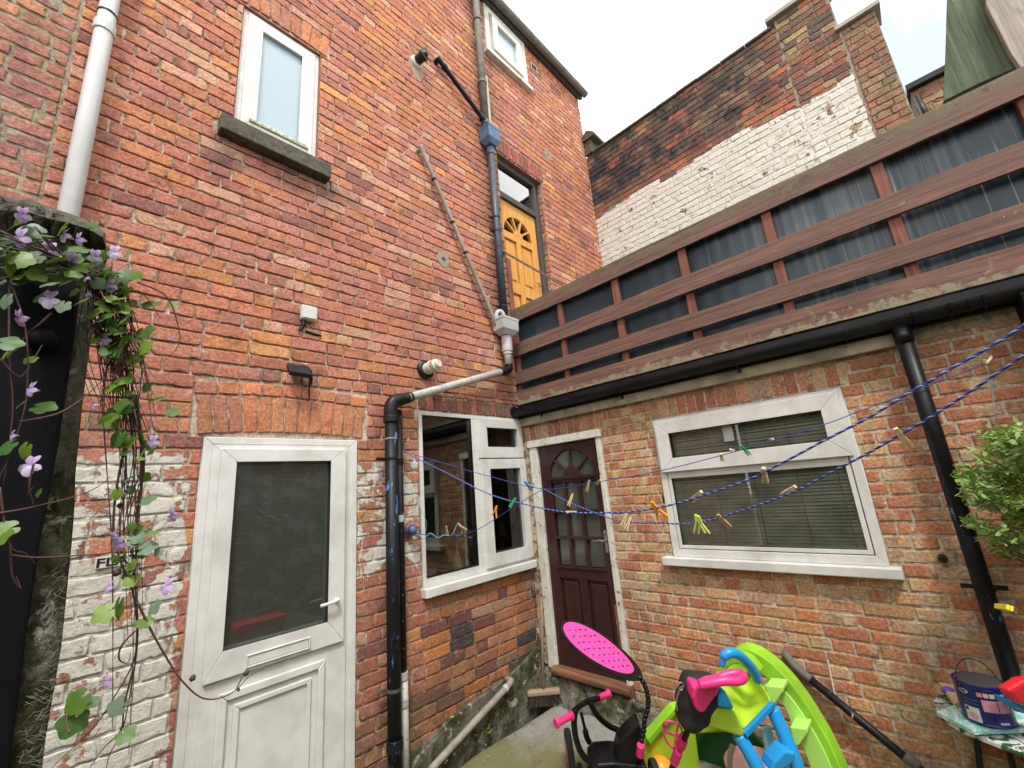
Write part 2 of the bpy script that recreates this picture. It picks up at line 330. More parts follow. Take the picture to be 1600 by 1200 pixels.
def mat_concrete():
    mt, nt = newmat('mossy_concrete'); v = coords(nt)
    n1 = noise(nt, v, 2.2, 8, .65, .4); n2 = noise(nt, v, 45, 6, .75); n3 = noise(nt, v, 8, 6, .7)
    c = mixc(nt, n2, (.17, .165, .145), (.31, .30, .27)); moss = mixc(nt, n2, (.075, .078, .022), (.20, .19, .07))
    sp = nd(nt, 'SeparateXYZ', {0: nd(nt, 'NewGeometry').outputs['Position']})
    edge = mrange(nt, sp.outputs[0], -.2, -.8, -.10, .13)
    c = mixc(nt, mrange(nt, math2(nt, 'ADD', n1, edge), .40, .58, 0, .9), c, moss)
    c = mixc(nt, mrange(nt, n3, .62, .7, 0, .5), c, (.06, .055, .035))
    vo = nd(nt, 'TexVoronoi', {'Vector': nd(nt, 'VectorMath', {0: v, 1: nd(nt, 'TexNoise', {'Vector': v, 'Scale': 3.0, 'Detail': 5}).outputs[1]}, operation='ADD').outputs[0], 'Scale': 1.1}, feature='DISTANCE_TO_EDGE').outputs[0]
    cr = mrange(nt, vo, .002, .007, .35, 0); c = mixc(nt, cr, c, (.025, .025, .018))
    finish(nt, c, .8, math2(nt, 'SUBTRACT', math2(nt, 'ADD', n2, n3), cr), .6, .008, 0, .35); return mt
M['concrete'] = mat_concrete()
def mat_render(name='mossy_render'):
    mt, nt = newmat(name); v = coords(nt)
    n1 = noise(nt, v, 5, 8, .7, .5); n2 = noise(nt, v, 40, 7, .75); n3 = noise(nt, v, 12, 7, .75, .6)
    c = mixc(nt, n2, (.12, .11, .085), (.27, .25, .20)); c = mixc(nt, mrange(nt, n1, .42, .56), c, mixc(nt, n2, (.03, .033, .012), (.085, .09, .03)))
    c = mixc(nt, mrange(nt, n3, .58, .62), c, (.45, .43, .36)); c = mixc(nt, mrange(nt, n3, .36, .42, .8, 0), c, (.015, .014, .012))
    finish(nt, c, .9, math2(nt, 'ADD', n3, n2), 1.0, .02, 0, .2); return mt
M['render'] = mat_render()
def mat_leaf(name, a, b, rough=.45, tr=.3):
    mt, nt = newmat(name); v = coords(nt); n1 = noise(nt, v, 30, 3); ri = nd(nt, 'NewGeometry').outputs['Random Per Island']
    c = mixc(nt, ri, a, b); c = mixc(nt, mrange(nt, n1, .5, .8, 0, .4), c, [q*.5 for q in a])
    p = nd(nt, 'BsdfPrincipled', {'Base Color': c, 'Roughness': rough}); t = nd(nt, 'BsdfTranslucent', {0: c})
    mx = nd(nt, 'MixShader', {0: tr, 1: p.outputs[0], 2: t.outputs[0]}); nt.links.new(mx.outputs[0], nd(nt, 'OutputMaterial').inputs[0]); return mt
M['leaf'] = mat_leaf('vine_leaf', (.05, .13, .025), (.19, .30, .03))
M['leaf_grey'] = mat_leaf('vine_leaf_underside', (.20, .27, .19), (.10, .18, .08))
M['bush_leaf'] = mat_leaf('bush_leaf', (.09, .20, .03), (.28, .40, .09))
M['stem'] = plain('reddish_stem', (.085, .035, .03), .6, .3, 50, .2)
M['stem_dark'] = plain('dark_vine_stem', (.05, .028, .024), .6, .3, 50, .2)
M['petal'] = mat_leaf('lilac_petal', (.45, .27, .62), (.62, .47, .75), .5, .35)
M['petal_pale'] = mat_leaf('white_lilac_petal', (.72, .66, .82), (.62, .52, .78), .5, .35)
# ------------------------------------------------------------------ brickwork
_lat = RNG.rand(256, 256)
def vnoise(a, b):
    a = np.asarray(a)*1.0; b = np.asarray(b)*1.0; ia = np.floor(a).astype(int); ib = np.floor(b).astype(int); fa = a-ia; fb = b-ib
    fa = fa*fa*(3-2*fa); fb = fb*fb*(3-2*fb); g = lambda i, j: _lat[i % 256, j % 256]
    return (g(ia, ib)*(1-fa)*(1-fb)+g(ia+1, ib)*fa*(1-fb)+g(ia, ib+1)*(1-fa)*fb+g(ia+1, ib+1)*fa*fb)
class Wall:
    """bricks as real raised blocks over a mortar bed; 2-D wall coordinates (a, b), n = out of the wall"""
    def __init__(s, org, U, N, mask, mortar=(.5, .43, .33), joint=.010, recess=.014, rough=1.0):
        s.o = np.array(org, float); s.U = np.array(U, float); s.N = np.array(N, float); s.Z = np.array([0, 0, 1.0])
        s.mask = mask; s.mortar = mortar; s.joint = joint; s.rec = recess; s.rough = rough
        s.V = []; s.F = []; s.C = []; s.K = []; s.nv = 0
    def w(s, a, b, n): return s.o+np.outer(a, s.U)+np.outer(b, s.Z)+np.outer(n, s.N)
    def brick(s, ca, cb, L, H, col, ang=0.0, taper=0.0, tex=None, seed=0):
        if L < .012 or H < .012: return
        e = .0026; nu = max(2, int(L/.028)); nv_ = 2 if H < .12 else max(2, int(H/.03))
        e2 = .0075; su = np.r_[0, 0, e/L, e2/L, np.linspace(0, 1, nu+2)[1:-1], 1-e2/L, 1-e/L, 1, 1]; sv = np.r_[0, 0, e/H, e2/H, np.linspace(0, 1, nv_+2)[1:-1], 1-e2/H, 1-e/H, 1, 1]
        nU, nV = len(su), len(sv); ru = np.minimum(np.arange(nU), nU-1-np.arange(nU)); rv = np.minimum(np.arange(nV), nV-1-np.arange(nV))
        S, T = np.meshgrid(su, sv, indexing='ij'); RG = np.minimum(ru[:, None], rv[None, :])
        x = (S-.5)*L*(1+taper*(T-.5)); y = (T-.5)*H
        gx = x+ca*7.13+seed*3.7; gy = y+cb*5.17
        chip = np.clip((vnoise(gx*38, gy*38)-.52)*2.2, 0, 1)*s.rough
        chip = chip*chip*1.25; inw = (RG <= 1)*(.0004+chip*.009); inw2 = (RG == 2)*(chip*.008)+(RG == 3)*(chip*.005)
        fx = np.sign(-x)*(inw+inw2)*((ru[:, None] <= 3)); fy = np.sign(-y)*(inw+inw2)*((rv[None, :] <= 3))
        x = x+fx; y = y+fy
        tilt = RNG.uniform(-1, 1, 2)*.0016*s.rough
        n = np.where(RG == 0, -s.rec-.006, np.where(RG == 1, -.0022-chip*.007, np.where(RG == 2, -chip*.002, 0.0)))
        f = (vnoise(gx*30+50, gy*30)-.5)*.0035*s.rough+(vnoise(gx*75, gy*75)-.5)*.0018
        sp = np.clip(vnoise(gx*9+9, gy*12)-.74, 0, 1)*.03*s.rough
        n = np.where(RG > 0, n+f-sp+tilt[0]*(S-.5)*2+tilt[1]*(T-.5)*2+RNG.uniform(-.002, .002)*s.rough, n)
        ca_, sa_ = cos(ang), sin(ang)
        A = (ca+x*ca_-y*sa_).ravel(); B = (cb+x*sa_+y*ca_).ravel()
        s.V.append(s.w(A, B, n.ravel()))
        c = np.tile(np.array(col), (nU*nV, 1)) if tex is None else tex(S.ravel(), T.ravel(), np.array(col))
        s.C.append(c); s.K.append(s.mask(A, B))
        idx = np.arange(nU*nV).reshape(nU, nV)+s.nv
        s.F.append(np.stack([idx[:-1, :-1], idx[1:, :-1], idx[1:, 1:], idx[:-1, 1:]], -1).reshape(-1, 4)); s.nv += nU*nV
    def bed(s, a0, a1, b0, b1, holes, step=.03, amp=.004, inv=False):
        ga = np.unique(np.round(np.r_[np.arange(a0, a1, step), a1, [h[0] for h in holes], [h[1] for h in holes]], 4)); ga = ga[(ga >= a0) & (ga <= a1)]
        gb = np.unique(np.round(np.r_[np.arange(b0, b1, step), b1, [h[2] for h in holes], [h[3] for h in holes]], 4)); gb = gb[(gb >= b0) & (gb <= b1)]
        A, B = np.meshgrid(ga, gb, indexing='ij'); n = -s.rec*(1-.45*np.clip(s.mask(A.ravel(), B.ravel())[:, 0].reshape(A.shape)*2, 0, 1))+(vnoise(A*33, B*33)-.5)*amp*2+(vnoise(A*90, B*90)-.5)*amp
        s.V.append(s.w(A.ravel(), B.ravel(), n.ravel())); k = (.8+.4*vnoise(A*14, B*14)).ravel()[:, None]
        s.C.append(np.array(s.mortar)[None, :]*k); s.K.append(s.mask(A.ravel(), B.ravel()))
        idx = np.arange(A.size).reshape(A.shape)+s.nv; cA = (ga[:-1]+ga[1:])/2; cB = (gb[:-1]+gb[1:])/2
        CA, CB = np.meshgrid(cA, cB, indexing='ij'); keep = np.ones(CA.shape, bool)
        for h in holes: keep &= ~((CA > h[0]) & (CA < h[1]) & (CB > h[2]) & (CB < h[3]))
        q = np.stack([idx[:-1, :-1], idx[1:, :-1], idx[1:, 1:], idx[:-1, 1:]], -1)[keep]
        s.F.append(q.reshape(-1, 4)); s.nv += A.size
    def field(s, a0, a1, b0, b1, pitch, length, holes, colour, bond='garden', tex=None, shift=0.0):
        row = 0; b = b0; j = s.joint
        while b < b1-.02:
            H = min(pitch, b1-b)-j; hd = (row % 4 == 3) if bond == 'garden' else (row % 2 == 1) if bond == 'english' else False
            L = length/2 if hd else length
            a = a0-(L*.5 if (row % 2) ^ hd else 0)-shift*L
            if hd: a = a0-L*.5-shift*L
            while a < a1:
                l = L*(1+RNG.uniform(-.035, .035)) if bond != 'plain' else L
                if RNG.rand() < .05 and not hd: l = L*.5
                p0, p1 = max(a, a0), min(a+l, a1)
                rects = [(p0+j/2, p1-j/2, b, b+H)]
                for h in holes:
                    nr = []
                    for (x0, x1, y0, y1) in rects:
                        if x1 <= h[0] or x0 >= h[1] or y1 <= h[2] or y0 >= h[3]: nr.append((x0, x1, y0, y1)); continue
                        if x0 < h[0]: nr.append((x0, h[0]-.002, y0, y1))
                        if x1 > h[1]: nr.append((h[1]+.002, x1, y0, y1))
                        xa, xb = max(x0, h[0]), min(x1, h[1])
                        if y0 < h[2]: nr.append((xa, xb, y0, h[2]-.002))
                        if y1 > h[3]: nr.append((xa, xb, h[3]+.002, y1))
                    rects = nr
                for (x0, x1, y0, y1) in rects:
                    if x1-x0 > .022 and y1-y0 > .018:
                        wob = (vnoise((x0+x1)/2*2.3+row*.37, row*.9)-.5)*.006*s.rough
                        s.brick((x0+x1)/2, (y0+y1)/2+wob, x1-x0, y1-y0, colour((x0+x1)/2, (y0+y1)/2), RNG.uniform(-.006, .006)*s.rough, tex=tex, seed=RNG.rand()*40)
                a += l
            b += pitch; row += 1
    def soldiers(s, a0, a1, b0, b1, n, colour, rise=0.0, splay=0.0):
        """upright bricks; rise = how far the middle sits above the ends, splay = lean of the end bricks"""
        for k in range(n):
            t = (k+.5)/n; u = 2*t-1; wd = (a1-a0)/n
            r = rise*(1-u*u); ang = -splay*u
            H = b1-b0; c = (b0+b1)/2+r
            s.brick(a0+(a1-a0)*t - (-sin(ang))*0, c, wd-s.joint*.9, H-s.joint, colour(0, 0), ang, taper=splay*.12, seed=RNG.rand()*40)
    def build(s, name, parent=None, **kw):
        V = np.concatenate(s.V); F = np.concatenate(s.F).astype(np.int32); C = np.concatenate(s.C); K = np.concatenate(s.K)
        me = bpy.data.meshes.new(name); me.vertices.add(len(V)); me.vertices.foreach_set('co', V.ravel())
        me.loops.add(F.size); me.loops.foreach_set('vertex_index', F.ravel()); me.polygons.add(len(F))
        me.polygons.foreach_set('loop_start', np.arange(0, F.size, 4, dtype=np.int32)); me.polygons.foreach_set('loop_total', np.full(len(F), 4, np.int32))
        me.update(calc_edges=True); me.validate()
        for nm, D in (('Col', C), ('Msk', K)):
            at_ = me.color_attributes.new(nm, 'FLOAT_COLOR', 'POINT'); at_.data.foreach_set('color', np.c_[D, np.ones(len(D))].astype(np.float32).ravel())
        return link(name, me, parent, [M['brick']], smooth=True, **kw)
def pal(cols, wts, jit=.13):
    cols = [np.array(c) for c in cols]; wts = np.array(wts)/sum(wts)
    def f(a, b):
        c = cols[RNG.choice(len(cols), p=wts)]; k = 1+RNG.uniform(-jit, jit)
        return np.clip(c*k*(1+RNG.uniform(-.05, .05, 3)), 0, 1)
    return f
palA = pal([(.45, .18, .105), (.43, .185, .13), (.50, .22, .10), (.39, .16, .105), (.26, .125, .095), (.53, .30, .195), (.57, .285, .11)], [32, 30, 13, 16, 5, 11, 3], .12)
palArch = pal([(.55, .21, .10), (.48, .20, .11), (.42, .18, .11)], [5, 4, 2])
palN = pal([(.38, .16, .12), (.34, .15, .12), (.48, .22, .11), (.40, .22, .15), (.26, .13, .11)], [5, 5, 2, 2, 2])
palB = pal([(.49, .205, .095), (.54, .29, .145), (.58, .38, .215), (.45, .185, .095), (.52, .33, .18)], [5, 4, 3, 3, 3])
palB2 = pal([(.46, .19, .095), (.41, .165, .085), (.51, .25, .125)], [5, 3, 3])
palC = pal([(.24, .10, .06), (.16, .085, .06), (.42, .13, .06), (.26, .17, .10), (.10, .07, .06), (.34, .24, .12)], [6, 5, 3, 3, 3, 1.5])
palC2 = pal([(.30, .19, .11), (.26, .14, .09), (.34, .14, .08), (.20, .13, .09)], [4, 4, 3, 3])
palD = pal([(.34, .145, .075), (.40, .17, .08), (.16, .07, .055), (.06, .05, .055), (.36, .22, .14), (.44, .17, .06)], [5, 3, 3, 2, 3, 2])
def sstep(x, a, b): t = np.clip((x-a)/(b-a), 0, 1); return t*t*(3-2*t)
# ------------------------------------------------------------------ plane mappings
MA = lambda a, b, n=0.0: np.array([a, -n, b])               # tall house wall
MBp = lambda a, b, n=0.0: np.array([-n, -a, b])             # extension wall, a = -y
def PA(u, v, n=0.0): x, z = onA(u, v, n); return MA(x, z, n)
def PB(u, v, n=0.0): y, z = onB(u, v, n); return MBp(-y, z, n)
def rp(p, wpx): return wpx/2*dep(p)/FPX
def pbox(mb, mp, a0, a1, b0, b1, n0, n1, mi=0):
    vs = [mp(a, b, n) for n in (n0, n1) for b in (b0, b1) for a in (a0, a1)]
    return mb.add(vs, [(0,1,3,2),(4,6,7,5),(0,4,5,1),(1,5,7,3),(3,7,6,2),(2,6,4,0)], mi)
def pframe(mb, mp, a0, a1, b0, b1, w, n0, n1, mi=0, wl=None, wr=None, wt=None, wb=None, cham=0.0):
    wl = w if wl is None else wl; wr = w if wr is None else wr; wt = w if wt is None else wt; wb = w if wb is None else wb
    O = [(a0, b0), (a1, b0), (a1, b1), (a0, b1)]; I = [(a0+wl, b0+wb), (a1-wr, b0+wb), (a1-wr, b1-wt), (a0+wl, b1-wt)]
    I2 = [(I[0][0]-cham, I[0][1]-cham), (I[1][0]+cham, I[1][1]-cham), (I[2][0]+cham, I[2][1]+cham), (I[3][0]-cham, I[3][1]+cham)]
    for k in range(4):
        j = (k+1) % 4
        vs = [mp(*O[k], n0), mp(*O[j], n0), mp(*I[j], n0), mp(*I[k], n0), mp(*O[k], n1), mp(*O[j], n1), mp(*I2[j], n1), mp(*I2[k], n1)]
        mb.add(vs, [(0,3,2,1),(4,5,6,7),(0,1,5,4),(1,2,6,5),(2,3,7,6),(3,0,4,7)], mi)
    return mb
def ppoly(mb, mp, pts, n0, n1, mi=0):
    return mb.prism([mp(a, b, n0) for a, b in pts], mp(0, 0, n1)-mp(0, 0, n0), mi)
def room(name, mp, a0, a1, b0, b1, depth, mat, parent):
    mb = MB(); c = [mp(a, b, n) for n in (-.075, -depth) for b in (b0, b1) for a in (a0, a1)]
    mb.add(c, [(4,5,7,6),(0,1,5,4),(1,3,7,5),(3,2,6,7),(2,0,4,6)]); return mb.build(name, mat, parent)
def Z3(a): return np.zeros((len(a), 3))
# ------------------------------------------------------------------ ground
g = MB().box(-30, 30, -30, 30, -.5, -.12); tag(g.build('ground', M['concrete']), kind='structure')
me = bpy.data.meshes.new('yard')
gx = np.linspace(-6, .0, 121); gy = np.linspace(-6.5, -.10, 129)
vs = []; fs = []
for i, x in enumerate(gx):
    for j, y in enumerate(gy):
        ed = min(max((-.10-y)/.10, 0), 1); yy = y-(.10*(1-min(1, (x+6)/5))+.05*float(vnoise(x*2.2, 3.1)))*(1-min(1, (-.10-y)/1.2))
        z = .02*(float(vnoise(x*1.3, y*1.3))-.5)+.006*(float(vnoise(x*9, y*9))-.5)-.03*min(1, max(0, (-x)/2))-(1-ed)**2*.04
        vs.append((x, yy, z))
nY = len(gy)
for i in range(len(gx)-1):
    for j in range(nY-1): fs.append((i*nY+j, (i+1)*nY+j, (i+1)*nY+j+1, i*nY+j+1))
me.from_pydata(vs, [], fs); me.update(); tag(link('yard', me, None, [M['concrete']], smooth=True), kind='structure')
# ------------------------------------------------------------------ the tall house (wall plane y = 0)
house = empty('terraced_house', (-.6, .3, 0), 'tall weathered red brick house with a white half-glazed door and an orange panelled door upstairs', 'house')
def maskA(a, b):
    P = np.full(a.shape, -.6); S = np.zeros(a.shape); G = np.zeros(a.shape)
    left = sstep(-a, 2.74, 2.86)*(1-sstep(b, 2.18, 2.36)); P = np.maximum(P, -.6+1.24*left-.07*left*sstep(b, 1.5, 1.95))
    rt = sstep(a, -1.9, -1.84)*(1-sstep(a, -1.33, -1.28))*(1-sstep(b, 2.14, 2.30))*sstep(b, .7, 1.5)
    P = np.maximum(P, -.6+1.10*rt)
    low = sstep(a, -1.9, -1.84)*(1-sstep(a, -1.20, -1.0))*(1-sstep(b, 1.3, 1.5))*sstep(b, 0, .5); P = np.maximum(P, -.6+.78*low)
    cn = sstep(a, -.42, -.02)*(1-sstep(b, 1.15, 1.3))*sstep(b, .2, .5); P = np.maximum(P, -.6+.95*cn)
    S = np.maximum(S, sstep(a, -.36, -.1)*(1-sstep(b, 1.1, 1.25))*.55)
    S = np.maximum(S, np.exp(-((a+2.35)/.5)**2-((b-4.36)/.10)**2)*.75)
    S = np.maximum(S, (np.exp(-((a+2.84)/.09)**2)+np.exp(-((a+2.17)/.09)**2))*sstep(b, 3.5, 4.3)*(1-sstep(b, 4.40, 4.46))*.55)
    S = np.maximum(S, np.exp(-((a+.12)/.22)**2)*sstep(b, 3.3, 4.2)*.45)
    G = np.maximum(G, (1-sstep(b, .25, .75))*.75*(a > -1.9)); G = np.maximum(G, np.exp(-((a+.2)/.2)**2-((b-3.9)/.2)**2)*.9)
    G = np.maximum(G, np.exp(-((a+.15)/.15)**2-((b-2.85)/.2)**2)*.8)
    S = np.maximum(S, sstep(a, -.35, -.05)*sstep(b, 2.6, 2.7)*(1-sstep(b, 3.0, 3.2))*.5)
    return np.stack([P, S, G], 1)
def colA(a, b):
    if b < 1.12 and a > -1.33: return palD(a, b)
    c = palA(a, b)
    if b < 1.2: c = c*np.array([.85, .85, .9])
    return c
WA = Wall((0, 0, 0), (1, 0, 0), (0, -1, 0), maskA, mortar=(.58, .51, .40), joint=.0105, recess=.016)
airb = (.93, 1.08, 8.16, 8.28)
holesA = [(-2.80, -1.85, -.2, 2.32), (-2.87, -1.765, 2.32, 2.67), (-2.80, -2.205, 4.56, 5.73), (-2.88, -2.13, 5.725, 5.97), (-2.89, -2.12, 4.42, 4.56),
          (-1.305, -.004, 1.105, 2.585), (-1.31, -.02, 2.585, 2.735), (-.02, .86, 2.6, 6.045), (-.06, .92, 6.045, 6.30), (-.06, .80, 7.63, 8.50)]
WA.field(-3.60, 2.268, -.05, 8.62, .0885, .252, holesA, colA)
WA.bed(-3.60, 2.268, -.2, 8.62, [(-2.80, -1.85, -.2, 2.32), (-2.80, -2.205, 4.56, 5.73), (-1.305, -.004, 1.105, 2.585), (-.02, .86, 2.6, 6.045), (-.06, .80, 7.63, 8.50)], amp=.005)
WA.build('wall', house)
def arch(name, parent, W0, a0, a1, b0, b1, n, colf, rise=0, splay=0, header=None):
    W1 = Wall(W0.o, W0.U, W0.N, W0.mask, W0.mortar, .011, .014, W0.rough); W1.soldiers(a0, a1, b0, b1, n, colf, rise, splay)
    if header:
        for k in range(header[2]):
            t = (k+.5)/header[2]; u = 2*t-1
            W1.brick(header[0]+(header[1]-header[0])*t, b1+.045+rise*(1-u*u), (header[1]-header[0])/header[2]-.01, .078, colf(0, 0), -splay*u*.4, seed=k)
    return W1.build(name, parent)
arch('brick_arch', house, WA, -2.845, -1.79, 2.325, 2.565, 13, palArch, .028, .13, (-2.87, -1.77, 9))
arch('brick_arch', house, WA, -2.86, -2.14, 5.73, 5.96, 9, palArch, .01, .16)
arch('brick_arch', house, WA, -1.30, -.03, 2.592, 2.73, 15, pal([(.24, .10, .07), (.34, .14, .09), (.16, .10, .07)], [3, 3, 2]))
arch('brick_arch', house, WA, -.05, .91, 6.05, 6.29, 12, pal([(.30, .095, .065), (.22, .08, .06)], [3, 2]))
# reveals of the openings: short returns of brick
def reveal_right(a, b0, b1, depth):     # side face looking towards -x
    W2 = Wall(MA(a, 0, 0), (0, -1, 0), (-1, 0, 0), lambda q, r: Z3(q), (.42, .36, .28), .011, .008)
    W2.field(-depth, -.004, b0, b1, .0885, .252, [], palA, 'plain'); W2.bed(-depth, 0, b0, b1, []); return W2.build('opening_reveal', house)
reveal_right(.86, 2.7, 6.04, .14)
rvm = plain('brick_reveal', (.24, .09, .06), .85, .3, 20, .5)
mb = MB(); pbox(mb, MA, -2.80, -2.795, 4.56, 5.72, -.1, -.012); pbox(mb, MA, -2.21, -2.205, 4.56, 5.72, -.1, -.012); pbox(mb, MA, -2.80, -2.205, 5.72, 5.73, -.1, -.012); mb.build('opening_reveal', rvm, house)
mb = MB(); pbox(mb, MA, -.02, -.015, 2.6, 6.036, -.14, -.012); pbox(mb, MA, -.02, .855, 6.036, 6.045, -.14, -.012); mb.build('opening_reveal', rvm, house)
# roof and eaves
mb = MB(); ev0 = PA(757, 0, .0); mb.box(-5.9, 2.30, -.10, 4.5, 8.62, 8.72); mb.box(-5.9, 2.268, .15, 4.4, 2.6, 8.62); mb.build('roof', plain('dark_roof_felt', (.05, .05, .055), .8), house)
mb = MB(); pth = [(x, -.13, 8.57) for x in np.linspace(-5.9, 2.31, 12)]; mb.tube(pth, .06, 12); mb.build('gutter', M['rust_grey'], house)
mb = MB(); mb.box(-5.9, 2.28, -.075, -.02, 8.50, 8.62); mb.build('eaves_board', M['frame_dark'], house)
# upper window
f = pframe(MB(), MA, -2.795, -2.21, 4.565, 5.722, .055, -.09, -.035, cham=.004).build('window', M['white_gloss'], house, bevel=.003)
pframe(MB(), MA, -2.755, -2.25, 4.61, 5.69, .085, -.08, -.018, cham=-.018).build('sash', M['white_gloss'], f, bevel=.004)
pbox(MB(), MA, -2.68, -2.325, 4.68, 5.62, -.055, -.05).build('glass', M['glass_frost'], f)
mb = MB(); n = 22
for i in range(n): a = -2.70+.42*i/n; pbox(mb, MA, a, a+.02, 4.672, 4.672+.018+.018*random.random(), -.03, -.004)
mb.build('sill_moss', plain('pale_lichen', (.33, .34, .22), .9, .4, 60, .8), f, bevel=.003)
room('window_blind', MA, -2.78, -2.22, 4.58, 5.71, .12, plain('white_blind', (.62, .66, .68), .8), f)
mb = MB(); pbox(mb, MA, -2.885, -2.125, 4.425, 4.555, -.08, .085); o = mb.build('window_sill', M['stone'], house, bevel=.008)
# attic window
f = pframe(MB(), MA, -.055, .795, 7.64, 8.50, .10, -.07, .02, cham=.01).build('window', M['old_white'], house, bevel=.004)
pframe(MB(), MA, .07, .66, 7.74, 8.36, .085, -.05, .05, cham=-.015).build('sash', M['white_gloss'], f, bevel=.004)
pbox(MB(), MA, -.045, .06, 7.73, 8.40, -.05, -.02).build('side_panel', M['old_white'], f)
pbox(MB(), MA, .15, .58, 7.82, 8.28, -.0, .006).build('glass', M['glass_frost'], f)
room('window_blind', MA, .1, .62, 7.78, 8.32, .15, plain('pale_blind', (.55, .58, .6), .8), f)
pbox(MB(), MA, -.10, .83, 7.575, 7.635, -.05, .07).build('window_sill', M['old_white'], f, bevel=.004)
# air brick under the eaves
f = pframe(MB(), MA, airb[0], airb[1], airb[2], airb[3], .018, -.02, .008).build('air_brick', M['cream'], house); mb = MB()
pbox(mb, MA, airb[0]+.02, airb[1]-.02, airb[2]+.02, airb[3]-.02, 0.001, .003); mb.build('grille', M['black_pvc'], f)
# kitchen window
f = pframe(MB(), MA, -1.303, -.006, 1.175, 2.583, .034, -.07, .004).build('window', M['white_gloss'], house, bevel=.002)
pbox(MB(), MA, -.715, -.640, 1.209, 2.549, -.065, .003).build('mullion', M['white_gloss'], f, bevel=.003)
pbox(MB(), MA, -1.269, -.716, 1.209, 1.243, -.064, -.004).build('bead', M['white_gloss'], f, bevel=.003)
pframe(MB(), MA, -.640, -.03, 2.175, 2.56, .088, -.05, .022, cham=-.02, wt=.07, wr=.05).build('sash', M['white_gloss'], f, bevel=.004)
pframe(MB(), MA, -.640, -.015, 1.20, 2.165, .095, -.05, .024, cham=-.02, wt=.075, wr=.07).build('sash', M['white_gloss'], f, bevel=.004)
for (x0, x1, z0, z1) in ((-1.268, -.716, 1.244, 2.548), (-.56, -.075, 2.25, 2.50), (-.55, -.08, 1.28, 2.10)):
    pbox(MB(), MA, x0, x1, z0, z1, -.036, -.030).build('glass', M['glass'], f)
pbox(MB(), MA, -1.315, -.004, 1.108, 1.174, -.06, .058).build('window_sill', M['white_gloss'], f, bevel=.006)
room('room', MA, -1.303, -.006, 1.11, 2.58, 1.3, M['dark_room'], f)
for g4 in ((-1.2695, -.7145, 1.2425, 2.5495), (-.553, -.079, 2.262, 2.491), (-.546, -.084, 1.294, 2.091)): pframe(MB(), MA, *g4, .0045, -.031, -.002).build('gasket', M['black_plastic'], f)
# things on the inner sill
b = MB().lathe((-.86, .12, 1.12), (0, 0, 1), [(0, .035), (.13, .04), (.2, .03), (.26, .012), (.32, .01)], 16).build('soap_bottle', plain('pale_green_bottle', (.45, .62, .35), .3)); b.data.polygons.foreach_set('use_smooth', [True]*len(b.data.polygons))
tag(b, 'pale green squeeze bottle standing inside the kitchen window', 'bottle')
b = MB().lathe((-.33, .12, 1.12), (0, 0, 1), [(0, .04), (.16, .04), (.22, .02), (.27, .018), (.28, .03), (.32, .03)], 16).build('sauce_bottle', M['red'])
tag(b, 'red bottle standing inside the right pane of the kitchen window', 'bottle')
b = MB(); b.lathe((-.22, .25, 1.12), (0, 0, 1), [(0, .001), (0, .05), (.12, .055), (.12, .05)], 16); tag(b.build('mug', M['old_white']), 'pale mug on the sill inside the kitchen window', 'mug')
b = MB().lathe((-1.17, .22, 1.12), (0, 0, 1), [(0, .07), (.08, .12), (.14, .13), (.145, .11)], 20).build('bowl', M['old_white']); tag(b, 'white bowl inside the lower left corner of the kitchen window', 'bowl')
b = MB(); ppoly(b, MA, [(-.50, 2.16), (-.22, 2.16), (-.24, 2.06), (-.33, 1.93), (-.36, 1.90), (-.39, 1.93), (-.47, 2.06)], -.20, -.16); tag(b.build('hanging_ladle', plain('cream_enamel', (.52, .50, .35), .5)), 'cream pointed utensil hanging in the right pane of the kitchen window', 'utensil')
b = MB()
for i in range(6): pbox(b, MA, -.20+i*.03, -.176+i*.03, 1.3, 2.5, -.30-.015*(i % 2), -.28-.015*(i % 2))
tag(b.build('curtain', M['cream']), 'narrow cream curtain hanging behind the right pane of the kitchen window', 'curtain')
# white back door
D = pframe(MB(), MA, -2.797, -1.853, -.15, 2.315, .055, -.05, .012, cham=.01).build('door_frame', M['white_gloss'], house, bevel=.005)
mb = MB(); pframe(mb, MA, -2.754, -1.896, -.12, 2.272, .056, -.03, .0095, cham=.002); mb.build('door_stop', M['white_gloss'], D, bevel=.003)
L = pframe(MB(), MA, -2.71, -1.93, -.10, 2.245, .065, -.04, .020, wb=1.10, wr=.095).build('door', M['white_gloss'], house)
mb = MB(); pframe(mb, MA, -2.708, -1.95, 1.00, 2.243, .066, .0201, .040, wr=.093, wb=.125, cham=-.016); mb.build('glazing_frame', M['white_gloss'], L, bevel=.004)
pbox(MB(), MA, -2.645, -2.045, 1.12, 2.175, -.012, -.004).build('glass', M['glass_door'], L)
pframe(MB(), MA, -2.643, -2.042, 1.124, 2.178, .005, -.006, .022).build('gasket', M['black_plastic'], L)
room('hallway', MA, -2.75, -1.90, .9, 2.25, .7, M['dark_room'], house)
mb = MB(); pframe(mb, MA, -2.632, -2.066, .08, .93, .034, .0201, .036, cham=-.010); mb.build('panel_moulding', M['white_gloss'], L, bevel=.006)
mb = MB(); pframe(mb, MA, -2.555, -2.145, .155, .855, .022, .0202, .032, cham=-.007); mb.build('panel_moulding', M['white_gloss'], L, bevel=.005)
mb = MB(); pframe(mb, MA, -2.512, -2.165, 1.020, 1.086, .008, .036, .050); pbox(mb, MA, -2.503, -2.174, 1.029, 1.077, .036, .045); mb.build('letterbox', M['white_gloss'], L, bevel=.003)
hx = onA(525, 960, .04)[0]
mb = MB(); mb.lathe(MA(hx, 1.26, .02), (0, -1, 0), [(0, .013), (.05, .012), (.06, .010)], 14)
